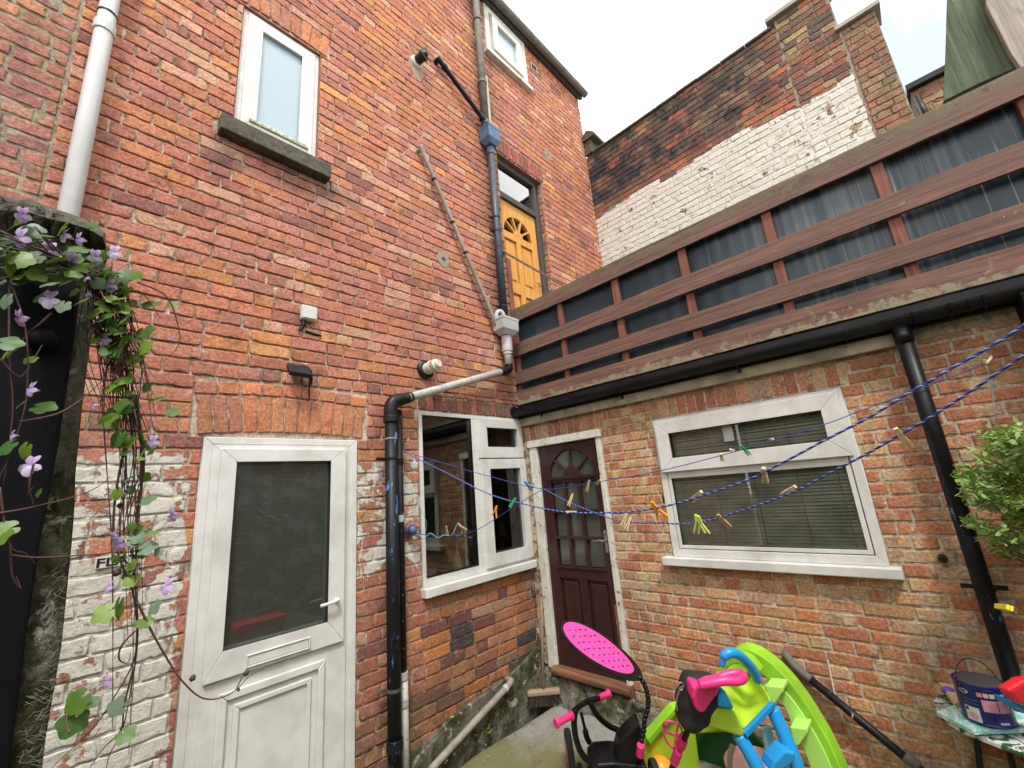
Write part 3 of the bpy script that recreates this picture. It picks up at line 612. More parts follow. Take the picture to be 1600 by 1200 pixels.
mb.tube(smooth_path([MA(hx+.004, 1.262, .075), MA(hx-.03, 1.258, .082), MA(hx-.08, 1.254, .082), MA(hx-.118, 1.252, .078)], 5), [.010]*15+[.008], 10)
ppoly(mb, MA, [(hx-.015, 1.05), (hx-.010, 1.04), (hx+.010, 1.04), (hx+.015, 1.05), (hx+.015, 1.325), (hx+.008, 1.34), (hx-.008, 1.34), (hx-.015, 1.325)], .0202, .032)
h = mb.build('door_handle', M['white_gloss'], L, bevel=.003)
mb = MB(); mb.lathe(MA(hx, 1.145, .030), (0, -1, 0), [(0, .008), (.004, .008)], 12); pbox(mb, MA, hx-.004, hx+.004, 1.118, 1.140, .030, .0335); mb.build('keyhole', M['ink'], h)
# upstairs orange door in its recess
n0 = -.12
F = MB(); pbox(F, MA, .745, .80, 2.7, 6.03, -.16, n0+.05); pbox(F, MA, -.015, .745, 5.46, 5.54, -.16, n0+.05); pbox(F, MA, -.015, .745, 5.96, 6.035, -.16, n0+.05)
pbox(F, MA, .80, .855, 2.7, 6.03, -.16, n0+.02); DF = F.build('door_frame', M['frame_dark'], house, bevel=.004)
pbox(MB(), MA, -.01, .74, 5.545, 5.955, n0, n0+.006).build('transom_glass', mat_glass('transom_glass', (.5, .55, .55), boost=4.0), DF)
room('landing', MA, -.015, .85, 2.7, 6.0, .6, M['dark_room'], house)
OD = MB(); xl, xr, zb, zt = -.01, .744, 2.75, 5.455
cx, cz, R_, r_ = .375, 5.02, .265, .085
def fan_door(mp, xl, xr, zb, zt, cx, cz, R_, r_, n0, n1, rays, mb, low):
    """door leaf with a half-round fanlight cut in: stiles, rails, arch fill and glazing bars"""
    N = 20; top = [(cx+R_*cos(pi*k/N), cz+R_*sin(pi*k/N)) for k in range(N+1)]
    for k in range(N):
        p, q = top[k], top[k+1]
        ppoly(mb, mp, [p, (p[0], zt), (q[0], zt), q], n0, n1)
    pbox(mb, mp, xl, cx-R_, low, zt, n0, n1); pbox(mb, mp, cx+R_, xr, low, zt, n0, n1)
    hub = [(cx+r_*cos(pi*k/10), cz+r_*sin(pi*k/10)) for k in range(11)]
    ppoly(mb, mp, hub, n0, n1)
    for a in rays:
        d = np.array([cos(a), sin(a)]); e = np.array([-sin(a), cos(a)])*.012; c0 = np.array([cx, cz])
        ppoly(mb, mp, [tuple(c0+d*r_*.9-e), tuple(c0+d*(R_+.01)-e), tuple(c0+d*(R_+.01)+e), tuple(c0+d*r_*.9+e)], n0+.004, n1-.003)
fan_door(MA, xl, xr, zb, zt, cx, cz, R_, r_, n0-.03, n0+.012, [rad(q) for q in (36, 72, 108, 144)], OD, cz)
pbox(OD, MA, xl, xl+.11, zb, cz, n0-.03, n0+.012); pbox(OD, MA, xr-.11, xr, zb, cz, n0-.03, n0+.012)
pbox(OD, MA, xl+.11, xr-.11, cz-.10, cz-.001, n0-.03, n0+.011); pbox(OD, MA, .325, .41, zb, cz-.10, n0-.03, n0+.010)
pbox(OD, MA, xl+.11, .325, 4.18, 4.33, n0-.03, n0+.011); pbox(OD, MA, .41, xr-.11, 4.18, 4.33, n0-.03, n0+.011)
OL = OD.build('door', M['door_wood'], house, bevel=.005)
for (x0, x1) in ((xl+.11, .325), (.41, xr-.11)):
    for (z0, z1) in ((4.33, cz-.10), (2.9, 4.18)):
        mb = MB(); pbox(mb, MA, x0, x1, z0, z1, n0-.03, n0-.018); ppoly(mb, MA, [(x0+.035, z0+.035), (x1-.035, z0+.035), (x1-.035, z1-.035), (x0+.035, z1-.035)], n0-.018, n0-.002); mb.build('panel', M['door_wood'], OL, bevel=.008)
pbox(MB(), MA, cx-R_-.01, cx+R_+.01, cz, cz+R_+.01, n0-.02, n0-.015).build('fanlight_glass', M['glass'], OL)
p = PA(844, 415, .10)
mb = MB(); mb.tube(smooth_path([MA(.70, 4.42, n0+.01), MA(.70, 4.42, n0+.05), MA(.66, 4.42, n0+.055), MA(.60, 4.42, n0+.055)], 4), .009, 8); mb.build('door_handle', M['steel'], OL)
# ------------------------------------------------------------------ pipes on the tall house
def pipe(name, pts, r, mat, parent=None, n=14, **kw):
    return MB().tube(pts, r, n).build(name, mat, parent, smooth=True, **kw)
def collar(p, ax, r, h, mat, parent, name='collar'):
    o = MB().lathe(np.array(p)-np.array(ax)*h/2, ax, [(0, r*.96), (.004, r), (h-.004, r), (h, r*.96)], 18).build(name, mat, parent); return o
def clip(p, r, mat, parent, nrm=(0, -1, 0), side=(1, 0, 0), name='pipe_clip', ears=.035):
    nrm = np.array(nrm, float); side = np.array(side, float); p = np.array(p, float)
    mb = MB(); mb.lathe(p-np.array([0, 0, .011]), (0, 0, 1), [(0, r+.004), (.022, r+.004)], 18)
    mb.obox(p-nrm*r*.8, side, nrm, (0, 0, 1), r+ears, .007, .011); return mb.build(name, mat, parent, bevel=.002)
# soil stack, black over blue paint
x0s = -1.618; n_ = .09
s1 = pipe('downpipe', [MA(x0s, -.1, n_), MA(x0s, 2.50, n_)], .047, M['black_blue'], house)
mb = MB(); el = smooth_path([MA(x0s, 2.47, n_), MA(x0s, 2.555, n_), MA(x0s+.025, 2.615, n_), MA(x0s+.10, 2.645, n_)], 5); mb.tube(el, .053, 16); mb.build('elbow', M['black_pvc'], s1, smooth=True)
collar(MA(x0s, 2.475, n_), (0, 0, 1), .058, .05, M['black_pvc'], s1)
for z in (2.17, .62): clip(MA(x0s, z, n_), .047, M['black_pvc'] if z > 1 else M['stone'], s1, ears=.055)
collar(MA(x0s, .30, n_), (0, 0, 1), .054, .07, M['black_blue'], s1); collar(MA(x0s, 2.32, n_), (0, 0, 1), .050, .012, M['thin_grey'], s1)
A0 = MA(x0s+.09, 2.640, n_); A1 = PA(784, 581, .09)
s2 = pipe('branch_pipe', [A0, A1], .036, M['dirty_pipe'], house)
ax = (A1-A0)/np.linalg.norm(A1-A0); collar(A0+ax*.04, ax, .047, .07, M['black_pvc'], s2); collar(A0+ax*.10, ax, .043, .02, M['black_pvc'], s2)
HB = PA(790, 512, .10); HX = HB[0]
mb = MB(); mb.tube(smooth_path([A1-ax*.02, A1+ax*.05, MA(HX+.01, A1[2]+.045, .09), MA(HX+.01, A1[2]+.10, .09)], 5), .041, 14); mb.build('elbow', M['black_pvc'], s2, smooth=True)
pipe('pipe_riser', [MA(HX+.01, A1[2]+.08, .09), MA(HX+.01, HB[2]-.12, .09)], .038, M['pale_pvc'], s2)
collar(MA(HX+.01, HB[2]-.17, .09), (0, 0, 1), .056, .20, M['grey_pvc'], s2); collar(MA(HX+.01, HB[2]-.285, .09), (0, 0, 1), .048, .03, M['pale_pvc'], s2)
def hopper(c, w, d, h, mat, parent, name='rainwater_hopper', taper=.55, lip=.012):
    mb = MB(); x, y, z = c
    def ring(ww, dd_, zz): return [(x-ww, y-dd_, zz), (x+ww, y-dd_, zz), (x+ww, y+dd_, zz), (x-ww, y+dd_, zz)]
    R = [ring(w*taper, d*taper, z-h*.5), ring(w*.93, d*.93, z-h*.22), ring(w*.97, d*.97, z+h*.5), ring(w*.97-.008, d*.97-.008, z+h*.5), ring(w*.8, d*.8, z-h*.1)]
    vs = [q for r in R for q in r]; fs = [(3, 2, 1, 0)]
    for k in range(4):
        for i in range(4): fs.append((k*4+i, k*4+(i+1) % 4, (k+1)*4+(i+1) % 4, (k+1)*4+i))
    fs.append((16, 17, 18, 19)); mb.add(vs, fs); pframe(mb, lambda a, b, n: np.array([a, b, n]), x-w, x+w, y-d, y+d, .008, z+h*.5-.03, z+h*.5)
    return mb.build(name, mat, parent, bevel=.003)
hp = hopper((HB[0], -.105, HB[2]), .125, .085, .19, M['grey_pvc'], house)
# hopper two, blue
H2 = PA(766, 216, .10); hopper((H2[0], -.10, H2[2]), .105, .085, .24, M['blue_box'], house)
p0 = PA(788, 505, .09); xb = (PA(786, 500, .07)[0]+PA(768, 240, .07)[0])/2
s3 = pipe('downpipe', [MA(xb, p0[2]-.02, .075), MA(xb, H2[2]-.10, .075)], .043, M['blue_grey'], house)
for v_ in (478, 365, 345): q = PA(782, v_, .07); clip(MA(xb, q[2], .075), .043, M['black_pvc'], s3, ears=.04)
collar(MA(xb, H2[2]-.17, .075), (0, 0, 1), .05, .09, M['blue_box'], s3)
s4 = pipe('downpipe', [MA(H2[0]-.03, H2[2]+.10, .07), MA(H2[0]-.03, 8.56, .07)], .047, M['rust_grey'], house)
for dz in (.22, .85, 1.9): collar(MA(H2[0]-.03, H2[2]+dz, .07), (0, 0, 1), .058, .05, M['rust_grey'], s4)
q0 = PA(770, 200, .07); q1 = PA(767, 130, .07)
pipe('waste_pipe', smooth_path([MA(H2[0]+.055, H2[2]+.05, .06), MA(H2[0]+.055, q1[2]-.05, .06), MA(H2[0]+.045, q1[2]+.01, .05), MA(H2[0]+.02, q1[2]+.03, -.01)], 5), .022, M['cream'], house)
a0, a1 = PA(685, 92, .06), PA(756, 188, .08)
s5 = pipe('waste_pipe', smooth_path([MA(a0[0], a0[2]-.02, -.02), MA(a0[0]+.0, a0[2]+.0, .05), a0+(a1-a0)*.03, a0+(a1-a0)*.5, a1, MA(a1[0]+.05, a1[2]-.16, .09)], 5), .028, M['black_pvc'], house)
d_ = (a1-a0)/np.linalg.norm(a1-a0); collar(a0+d_*.10, d_, .036, .05, M['black_pvc'], s5); collar(a1-d_*.02, d_, .038, .06, M['black_pvc'], s5)
a0, a1 = PA(659, 234, .05), PA(771, 497, .06)
s6 = pipe('waste_pipe', smooth_path([MA(a0[0]-.02, a0[2], -.02), MA(a0[0]-.005, a0[2]+.005, .04), a0+(a1-a0)*.02, a0+(a1-a0)*.5, a1-(a1-a0)*.02, a1+np.array([.0, -.0, -.06])], 6), .0225, M['thin_grey'], house)
d_ = (a1-a0)/np.linalg.norm(a1-a0)
for t in (.17, .42, .60): collar(a0+(a1-a0)*t, d_, .028, .02, M['black_pvc'], s6, 'pipe_clip')
mb = MB(); mb.tube(smooth_path([MA(HX-.09, HB[2]+.06, .06), MA(HX-.09, HB[2]+.15, .07), MA(HX-.05, HB[2]+.18, .09), MA(HX-.02, HB[2]+.14, .10), MA(HX-.02, HB[2]+.08, .10)], 5), .024, 12); mb.build('overflow_bend', M['grey_pvc'], s6, smooth=True)
# second small waste beside the stack
x2 = x0s+.092
s7 = pipe('waste_pipe', [MA(x2, .66, .05), MA(x2, 2.56, .05)], .030, M['black_white'], house)
pipe('pipe_foot', [MA(x2+.004, -.1, .05), MA(x2+.004, .66, .05)], .032, M['dirty_pipe'], s7)
for z in (.665, .50, 1.72, 2.15): collar(MA(x2, z, .05), (0, 0, 1), .038 if z < 1 else .034, .05, M['dirty_pipe'] if z < 1.8 else M['black_pvc'], s7)
# pale downpipe on the party line at far left
u0 = PA(166, 20, .08); x3 = np.mean([PA(170, 0, .08)[0], PA(116, 300, .08)[0]])
s8 = pipe('downpipe', [MA(x3, 0, .08), MA(x3, 8.5, .08)], .043, M['pale_pvc'], house, n=20)
zc = PA(163, 45, .08)[2]; collar(MA(x3, zc, .08), (0, 0, 1), .051, .07, M['pale_pvc'], s8); collar(MA(x3, zc+.11, .08), (0, 0, 1), .047, .016, M['black_pvc'], s8, 'pipe_clip')
# rendered foot of the wall
mb = MB(); ppoly(mb, MA, [(-1.47, -.2), (-.0, -.2), (-.0, .40), (-.10, .42), (-.25, .36), (-.5, .30), (-.8, .27), (-1.1, .24), (-1.3, .18), (-1.47, .17)], .0, .03)
o = mb.build('plinth', M['render'], house, bevel=.008)
# slanting waste across the foot of the wall
a0, a1 = PA(797, 1068, .07), np.array(onZ(672, 1204, .03))
s9 = pipe('waste_pipe', smooth_path([MA(a0[0]+.03, a0[2]+.0, -.02), MA(a0[0]+.02, a0[2]+.012, .05), a0+(a1-a0)*.03, a0+(a1-a0)*.5, a1], 6), .026, M['thin_grey'], house)
d_ = (a1-a0)/np.linalg.norm(a1-a0); collar(a0+d_*.06, d_, .031, .03, M['grey_pvc'], s9)
# ------------------------------------------------------------------ neighbour's wall at far left
def maskN(a, b): return np.stack([np.full(a.shape, -.6), np.zeros(a.shape), np.zeros(a.shape)+.1], 1)
NH = empty('neighbouring_house', (-4.6, .3, 0), 'duller red brick house wall left of the pale downpipe, thick grey mortar joints', 'house')
WN = Wall((0, .004, 0), (1, 0, 0), (0, -1, 0), maskN, mortar=(.30, .27, .19), joint=.017, recess=.006, rough=.9)
WN.field(-7.4, -3.602, -.05, 8.6, .086, .245, [], palN, shift=.3); WN.bed(-7.4, -3.59, -.2, 8.6, []); WN.build('wall', NH)
# ------------------------------------------------------------------ gable wall beyond the terrace (plane x = 2.27)
GX = 2.272
MG = lambda a, b, n=0.0: np.array([GX-n, -a, b])
GW = empty('gable_wall', (2.6, -1.9, 0), 'high soot-blackened brick gable wall with a whitewashed lower band behind the terrace', 'wall')
def maskG(a, b):
    row_ = np.floor(b/.088); lim = 6.14-.16*sstep(a, 2.3, 3.2)+(vnoise(np.floor(a/.25+.5*(row_%2))*.77, row_*.6)-.5)*.24; P = -.9+1.635*(1-sstep(b, lim-.02, lim+.02))*(1-sstep(a, 3.40, 3.43))
    S = sstep(b, 6.15, 6.45)*(1-sstep(a, 2.2, 3.1))*.95; S = np.maximum(S, np.exp(-((a-2.3)/.5)**2-((b-7.0)/.35)**2)*.9)
    G = .35*sstep(b, 6.9, 7.2)+.3*(a > 3.42); return np.stack([P, S, G], 1)
WG = Wall((GX, 0, 0), (0, -1, 0), (-1, 0, 0), maskG, mortar=(.30, .27, .20), joint=.010, recess=.012)
WG.field(-.2, 2.88, 3.0, 7.30, .088, .25, [], palC); WG.field(2.88, 3.42, 3.0, 7.40, .088, .25, [], palC, shift=.4); WG.field(3.43, 3.725, 3.0, 6.68, .088, .25, [], palC2, shift=.2)
WG.bed(-.2, 2.88, 3, 7.30, []); WG.bed(2.88, 3.42, 3, 7.40, []); WG.bed(3.42, 3.725, 3, 6.68, []); WG.build('wall', GW)
mb = MB(); pbox(mb, MG, -.2, 2.88, 2.5, 7.318, -.25, -.035); pbox(mb, MG, 2.88, 3.42, 2.5, 7.39, -.25, -.02); pbox(mb, MG, 3.42, 3.72, 2.5, 6.67, -.25, -.02); mb.build('wall_core', M['stone'], GW)
mb = MB()
for i in range(9):
    a = .02+i*.3135; dz = random.uniform(-.006, .008); pbox(mb, MG, a, a+.31, 7.30+dz, 7.335+dz, -.28, .025)
mb.build('coping', M['stone'], GW, bevel=.006)
mb = MB(); pbox(mb, MG, 2.80, 3.46, 7.402, 7.46, -.3, .05); pbox(mb, MG, 3.38, 3.78, 6.685, 6.735, -.3, .05); mb.build('coping', M['thin_grey'], GW, bevel=.004)
q = PB  # stepped ledge on the tall part
# small kneeler block at the corner of the two walls
k0 = onX(930, 215, GX); mb = MB(); pbox(mb, MG, .0, .14, 7.30, 7.56, -.4, .05); pbox(mb, MG, -.03, .24, 7.56, 7.62, -.45, .09); mb.prism([MG(-.03, 7.62, .09), MG(.24, 7.62, .09), MG(.10, 7.74, .09)], (.5, 0, 0))
mb.build('kneeler_stone', M['stone'], GW, bevel=.008)
# distant brick outbuilding seen right of the gable wall
W4 = Wall((3.4, 0, 0), (0, -1, 0), (-1, 0, 0), lambda a, b: np.stack([np.full(a.shape, -.6), np.zeros(a.shape), np.zeros(a.shape)+.3], 1), (.36, .33, .25), .011, .008)
OB = empty('far_outbuilding', (3.5, -5, 0), 'small orange brick building with a dark flat roof edge far behind the railing', 'building')
zt4 = onX(1450, 130, 3.4)[2]; ya = -onX(1424, 150, 3.4)[1]
W4.field(ya, ya+2.2, 3.0, zt4, .088, .25, [], pal([(.42, .20, .11), (.36, .17, .10), (.46, .27, .15)], [3, 3, 2])); W4.bed(ya, ya+2.2, 3, zt4, []); W4.build('wall', OB)
MB().box(3.32, 5, -ya-2.2, -ya+.03, zt4, zt4+.07).build('roof_edge', M['black_pvc'], OB)
e0 = onX(1432, 150, 3.3); pipe('rainwater_pipe', [e0, e0+np.array([0, -.03, -.5])], .03, M['black_pvc'], OB); MB().box(3.42, 4.8, -ya-2.2, -ya, 2.5, zt4-.02).build('wall_core', M['stone'], OB)
# ------------------------------------------------------------------ single-storey kitchen extension (wall plane x = 0)
EX = empty('kitchen_extension', (.5, -2, 0), 'single-storey buff and red brick extension with a plum door and a wide white window', 'building')
def maskB(a, b):
    P = np.full(a.shape, -.6); P = np.maximum(P, -.6+.80*sstep(a, 3.0, 3.3)*sstep(b, 1.3, 1.8)); P = np.maximum(P, -.6+.66*sstep(b, 2.3, 2.4)*(1-sstep(a, 1.2, 1.6)))
    P = np.maximum(P, -.6+1.0*np.exp(-((a-1.15)/.25)**2-((b-.15)/.12)**2))
    G = (1-sstep(b, .12, .4))*.7*(1-sstep(a, 1.6, 2.4)); G = np.maximum(G, .28*sstep(a, 2.9, 3.2)*sstep(b, 2.0, 2.4))
    return np.stack([P, np.zeros(a.shape), G], 1)
def texB(S, T, c):
    n = len(S); out = np.tile(c, (n, 1)); buff = np.array([.56, .43, .26])*RNG.uniform(.8, 1.1); k = RNG.randint(5)
    if k == 0: f = (S > .34)*(S < .66)
    elif k == 1: f = (S > .62)*1.0
    elif k == 2: f = (S < .3)*1.0
    else: f = np.zeros(n)
    f = f*RNG.uniform(.5, 1.0); return out*(1-f[:, None])+buff*f[:, None]
WB = Wall((0, 0, 0), (0, -1, 0), (-1, 0, 0), maskB, mortar=(.50, .44, .32), joint=.0125, recess=.005, rough=.6)
def colB(a, b): return palB(a, b) if b < 1.5 and RNG.rand() < .8 else palB2(a, b) if RNG.rand() < .6 else palB(a, b)
doorB = (.095, .955, -.2, 2.335); winB = (1.462, 2.738, 1.262, 2.325)
WB.field(0.003, 4.4, -.05, 2.53, .0745, .232, [doorB, winB, (.09, 1.0, 2.335, 2.53), (1.45, 2.75, 2.325, 2.49), (1.38, 2.79, 1.203, 1.262)], colB, tex=texB)
WB.bed(0.003, 4.4, -.2, 2.60, [doorB, winB], amp=.003); WB.build('wall', EX)
palS = pal([(.38, .16, .10), (.44, .30, .19), (.28, .12, .09), (.46, .23, .14)], [4, 3, 3, 3])
arch('brick_arch', EX, WB, .10, .99, 2.345, 2.525, 11, palS); arch('brick_arch', EX, WB, 1.455, 2.745, 2.335, 2.485, 17, palS)
pbox(MB(), MBp, -.0, 3.05, 2.50, 2.578, .012, .05).build('wall_plate', plain('grimy_cream_timber', (.34, .30, .20), .75, .2, 14, .5, dirt=(.07, .07, .045), dirtamt=.9), EX, bevel=.006)
pbox(MB(), MBp, -.0, 4.4, 2.579, 2.715, .0, .045).build('overhang_shade', M['black_pvc'], EX)  # black box stands in for the shadow band under the roof overhang
mb = MB(); mb.box(.0, 2.25, -4.4, -.002, 2.61, 2.69); mb.box(.12, 2.25, -4.4, -4.3, -.2, 2.6); mb.build('roof', plain('roof_felt', (.06, .06, .06), .9), EX)
# gutter: open half-round on brackets
def gut_z(a): return 2.655-.012*min(a, 3)/3+.0
mb = MB(); prof = []
A_ = np.linspace(.02, 4.3, 30)
for k in range(13): t = pi*k/12; prof.append((.055*cos(t), -.055*sin(t)))
for k in range(12, -1, -1): t = pi*k/12; prof.append((.051*cos(t), -.051*sin(t)))
vs = []; fs = []; n = len(prof)
for a in A_:
    for (p_, q_) in prof: vs.append(MBp(a, gut_z(a)+q_, .108+p_))
for i in range(len(A_)-1):
    for k in range(n): fs.append((i*n+k, i*n+(k+1) % n, (i+1)*n+(k+1) % n, (i+1)*n+k))
fs += [tuple(range(n)), tuple(range((len(A_)-1)*n, len(A_)*n))]; mb.add(vs, fs); GU = mb.build('gutter', M['black_pvc'], EX, smooth=False)
mb = MB(); mb.lathe(MBp(0.0, gut_z(0)-.0, .108), (0, -1, 0), [(0, .056), (.02, .058)], 18); mb.build('stop_end', M['black_pvc'], GU)
for a in (.33, 1.25, 2.2, 3.15, 3.42):
    mb = MB(); pts = [MBp(a, gut_z(a)-.06*sin(pi*k/10)+.0, .108+.06*cos(pi*k/10)) for k in range(11)]; mb.tube(pts, .006, 6); pbox(mb, MBp, a-.012, a+.012, gut_z(a)-.10, gut_z(a)+.01, .05, .058); mb.build('gutter_bracket', M['black_pvc'], GU)
for a in (2.80, 3.33):
    mb = MB(); pts = [MBp(a, gut_z(a)-.061*sin(pi*k/12), .108+.061*cos(pi*k/12)) for k in range(13)]
    for da in (-.035, .035): mb.tube([p_+np.array([0, da, 0]) for p_ in pts], .005, 6)
    mb.build('union_clip', M['steel'] if a > 5 else M['black_pvc'], GU)
# downpipe of the gutter
t0, t1 = PB(1413, 545, .085), PB(1590, 1062, .085); ad = (3.085)
dp = pipe('downpipe', [MBp(ad-.005, -.1, .09), MBp(ad, 2.56, .09)], .0365, M['black_blue'], EX, n=18)
MB().tube([MBp(ad, 1.45, .09), MBp(ad, 2.56, .09)], .0372, 18).build('upper_pipe', M['black_pvc'], dp, smooth=True)
mb = MB(); mb.lathe(MBp(ad, 2.50, .09), (0, 0, 1), [(0, .044), (.05, .044), (.055, .040), (.09, .045), (.13, .062)], 20); mb.build('outlet', M['black_pvc'], dp, smooth=True)
clip(MBp(ad, 1.20, .09), .038, M['black_pvc'], dp, (-1, 0, 0), (0, 1, 0), ears=.045)
mb = MB(); mb.lathe(MBp(ad-.12, 1.32, .0), (-1, 0, 0), [(0, .022), (.03, .02), (.05, .017)], 8); mb.build('old_bracket_stub', M['black_pvc'], dp)
# wide white window
f = pframe(MB(), MBp, 1.464, 2.736, 1.266, 2.322, .055, -.05, .012, cham=.006, wb=.06).build('window', M['white_gloss'], EX, bevel=.003)
pbox(MB(), MBp, 1.519, 2.681, 1.872, 1.925, -.048, .010).build('transom', M['white_gloss'], f, bevel=.004)
pframe(MB(), MBp, 1.487, 2.712, 1.898, 2.300, .085, -.03, .036, cham=-.02).build('sash', M['white_gloss'], f, bevel=.004)
pframe(MB(), MBp, 1.5191, 2.6809, 1.3262, 1.8718, .018, -.02, .009, cham=-.008).build('bead', M['white_gloss'], f, bevel=.003)
pbox(MB(), MBp, 1.565, 2.635, 1.975, 2.222, -.022, -.016).build('glass', M['glass'], f); pframe(MB(), MBp, 1.588, 2.611, 1.999, 2.199, .0045, -.016, .004).build('gasket', M['black_plastic'], f); pframe(MB(), MBp, 1.536, 2.664, 1.343, 1.855, .0045, -.024, -.002).build('gasket', M['black_plastic'], f); pbox(MB(), MBp, 1.53, 2.67, 1.335, 1.865, -.030, -.024).build('glass', M['glass'], f)
pbox(MB(), MBp, 1.385, 2.788, 1.206, 1.265, -.03, .065).build('window_sill', M['white_gloss'], f, bevel=.006)
room('room', MBp, 1.464, 2.736, 1.21, 2.32, 1.0, M['room_light'], f)
BL = empty('venetian_blind', (.1, -2.1, 2.3), 'dark grey venetian blind drawn down behind the wide white window', 'blind')
mb = MB()
for k in range(44):
    z = 1.36+k*.0215; ad_ = .0015*sin(k*2.1); mb.obox(MBp(2.1, z+ad_, -.062), (0, 1, 0), (-.62, 0, -.78), (-.78, 0, .62), .60, .0125, .0006)
mb.build('slats', plain('blind_slats', (.78, .80, .70), .5, .25, 7, .05), BL)
mb = MB()
for a in (1.60, 1.86, 2.12, 2.38, 2.60): mb.tube([MBp(a, 1.34, -.045), MBp(a+.003, 2.31, -.045)], .0016, 5)
mb.tube([MBp(1.545, 1.40, -.07), MBp(1.55, 1.80, -.07)], .002, 5); mb.build('cords', M['cream'], BL)
pbox(MB(), MBp, 1.49, 2.71, 1.335, 1.352, -.115, -.085).build('bottom_rail', plain('blind_rail', (.30, .30, .27), .5), BL, bevel=.003)
b = MB(); pbox(b, MBp, 1.985, 2.055, 2.08, 2.20, -.0145, -.0135); tag(b.build('paper_sticker', plain('pale_paper', (.42, .43, .42), .7)), 'small pale rectangular sticker on the top pane of the wide window', 'sticker')
b = MB(); b.lathe(MBp(1.86, 1.27, -.05), (0, 0, 1), [(0, .03), (.05, .035), (.06, .02)], 14); tag(b.build('sponge_tub', plain('teal_plastic', (.02, .30, .24), .4)), 'teal tub on the sill inside the wide window', 'tub')
# plum half-glazed door
F = MB(); pbox(F, MBp, .098, .195, .25, 2.262, -.06, .03); pbox(F, MBp, .905, .952, .25, 2.262, -.06, .03); pbox(F, MBp, .085, .965, 2.2625, 2.332, -.06, .045)
F.build('door_frame', M['old_white'], EX, bevel=.006)
pbox(MB(), MBp, .002, .094, .27, 2.33, .0, .018).build('door_lining', plain('peeling_brown_cream', (.40, .34, .24), .8, .2, 16, .6, wear=(.19, .10, .05), wearthr=.5, wscale=18), EX, bevel=.004)
xl, xr, zb, zt = .200, .900, .285, 2.255; cx, cz, R_, r_ = .575, 1.935, .262, .105
PD = MB(); n1 = .0
fan_door(MBp, xl, xr, zb, zt, cx, cz, R_, r_, -.045, n1, [rad(q) for q in (42, 90, 138)], PD, cz)
pbox(PD, MBp, xl, .315, zb, cz, -.045, n1); pbox(PD, MBp, .835, xr, zb, cz, -.045, n1)
pbox(PD, MBp, .315, .835, cz-.045, cz-.001, -.045, n1-.002); pbox(PD, MBp, .315, .835, 1.03, 1.13, -.045, n1-.002); pbox(PD, MBp, .315, .835, zb, .50, -.045, n1-.002); pbox(PD, MBp, .535, .615, .50, 1.03, -.045, n1-.004)
for x in (.478, .652): pbox(PD, MBp, x-.015, x+.015, 1.13, cz-.045, -.03, n1-.001)
for z in (1.385, 1.625): pbox(PD, MBp, .3151, .8349, z-.013, z+.013, -.031, n1+.005)
pbox(PD, MBp, .315-.02, .835+.02, cz-.016, cz+.012, n1-.001, n1+.014); pbox(PD, MBp, .315-.01, .835+.01, 1.118, 1.138, n1-.001, n1+.012)
PL = PD.build('door', M['plum'], EX, bevel=.004)
for (x0, x1) in ((.315, .535), (.615, .835)):
    mb = MB(); pbox(mb, MBp, x0, x1, .50, 1.03, -.045, -.026); ppoly(mb, MBp, [(x0+.03, .53), (x1-.03, .53), (x1-.03, 1.0), (x0+.03, 1.0)], -.0262, -.010); mb.build('panel', M['plum'], PL, bevel=.010)
pbox(MB(), MBp, .33, .83, 1.14, cz-.05, -.034, -.030).build('glass', M['glass_plum'], PL); pbox(MB(), MBp, cx-R_, cx+R_, cz+.01, cz+R_, -.030, -.026).build('fanlight_glass', M['glass_plum'], PL)
pbox(MB(), MBp, .868, .898, .33, .86, .0005, .004).build('bare_wood_repair', M['raw_wood'], PL, bevel=.001)
mb = MB(); ppoly(mb, MBp, [(.855, 1.27), (.885, 1.27), (.885, 1.44), (.875, 1.455), (.862, 1.455), (.855, 1.44)], .0003, .006); mb.lathe(MBp(.87, 1.37, .0), (-1, 0, 0), [(0, .013), (.045, .01)], 12)
mb.tube(smooth_path([MBp(.87, 1.37, .045), MBp(.83, 1.375, .05), MBp(.79, 1.368, .05), MBp(.762, 1.375, .048)], 5), [.008]*12+[.006]*4, 8); mb.lathe(MBp(.87, 1.435, .005), (-1, 0, 0), [(0, .010), (.018, .009)], 10)
mb.build('door_handle', M['steel'], PL)
room('lobby', MBp, .10, .95, .2, 2.33, .7, M['room_light'], EX)
mb = MB(); sec = [(.0, .0), (.078, .0), (.085, .018), (.078, .045), (.05, .062), (.0, .066)]
vs = [MBp(a, .222+z, n_-.0) for a in (.165, .955) for n_, z in sec]; fs = [tuple(range(6)), tuple(range(6, 12))]+[(i, (i+1) % 6, 6+(i+1) % 6, 6+i) for i in range(6)]
mb.add(vs, fs); mb.build('threshold', M['sill_wood'], EX, bevel=.004)
# rough concrete step below the threshold
bmv = MB(); pa = np.linspace(.03, 1.55, 40); pz = np.linspace(-.2, 1, 13)
vs = []; top = lambda a: .215-.02*a if a < 1.0 else max(.195-(a-1.0)*.42, -.02)
for a in pa:
    for t in np.linspace(0, 1, 12):
        T_ = top(a)+.012*(float(vnoise(a*14, 2.2))-.5); z = -.12+(T_+.12)*min(t*1.25, 1); n_ = .055 if t*1.25 < 1 else .055*(1-(t*1.25-1)/.25)
        n_ += (float(vnoise(a*16, z*16))-.5)*.05+(float(vnoise(a*40, z*40))-.5)*.02; n_ += .05*max(0, 1-z/.12)*.6
        vs.append(MBp(a, z+.008*(float(vnoise(a*25, z*9+7))-.5), n_))
fs = [(i*12+j, (i+1)*12+j, (i+1)*12+j+1, i*12+j+1) for i in range(len(pa)-1) for j in range(11)]
bmv.add(vs, fs); bmv.build('doorstep', M['render'], EX, smooth=True)
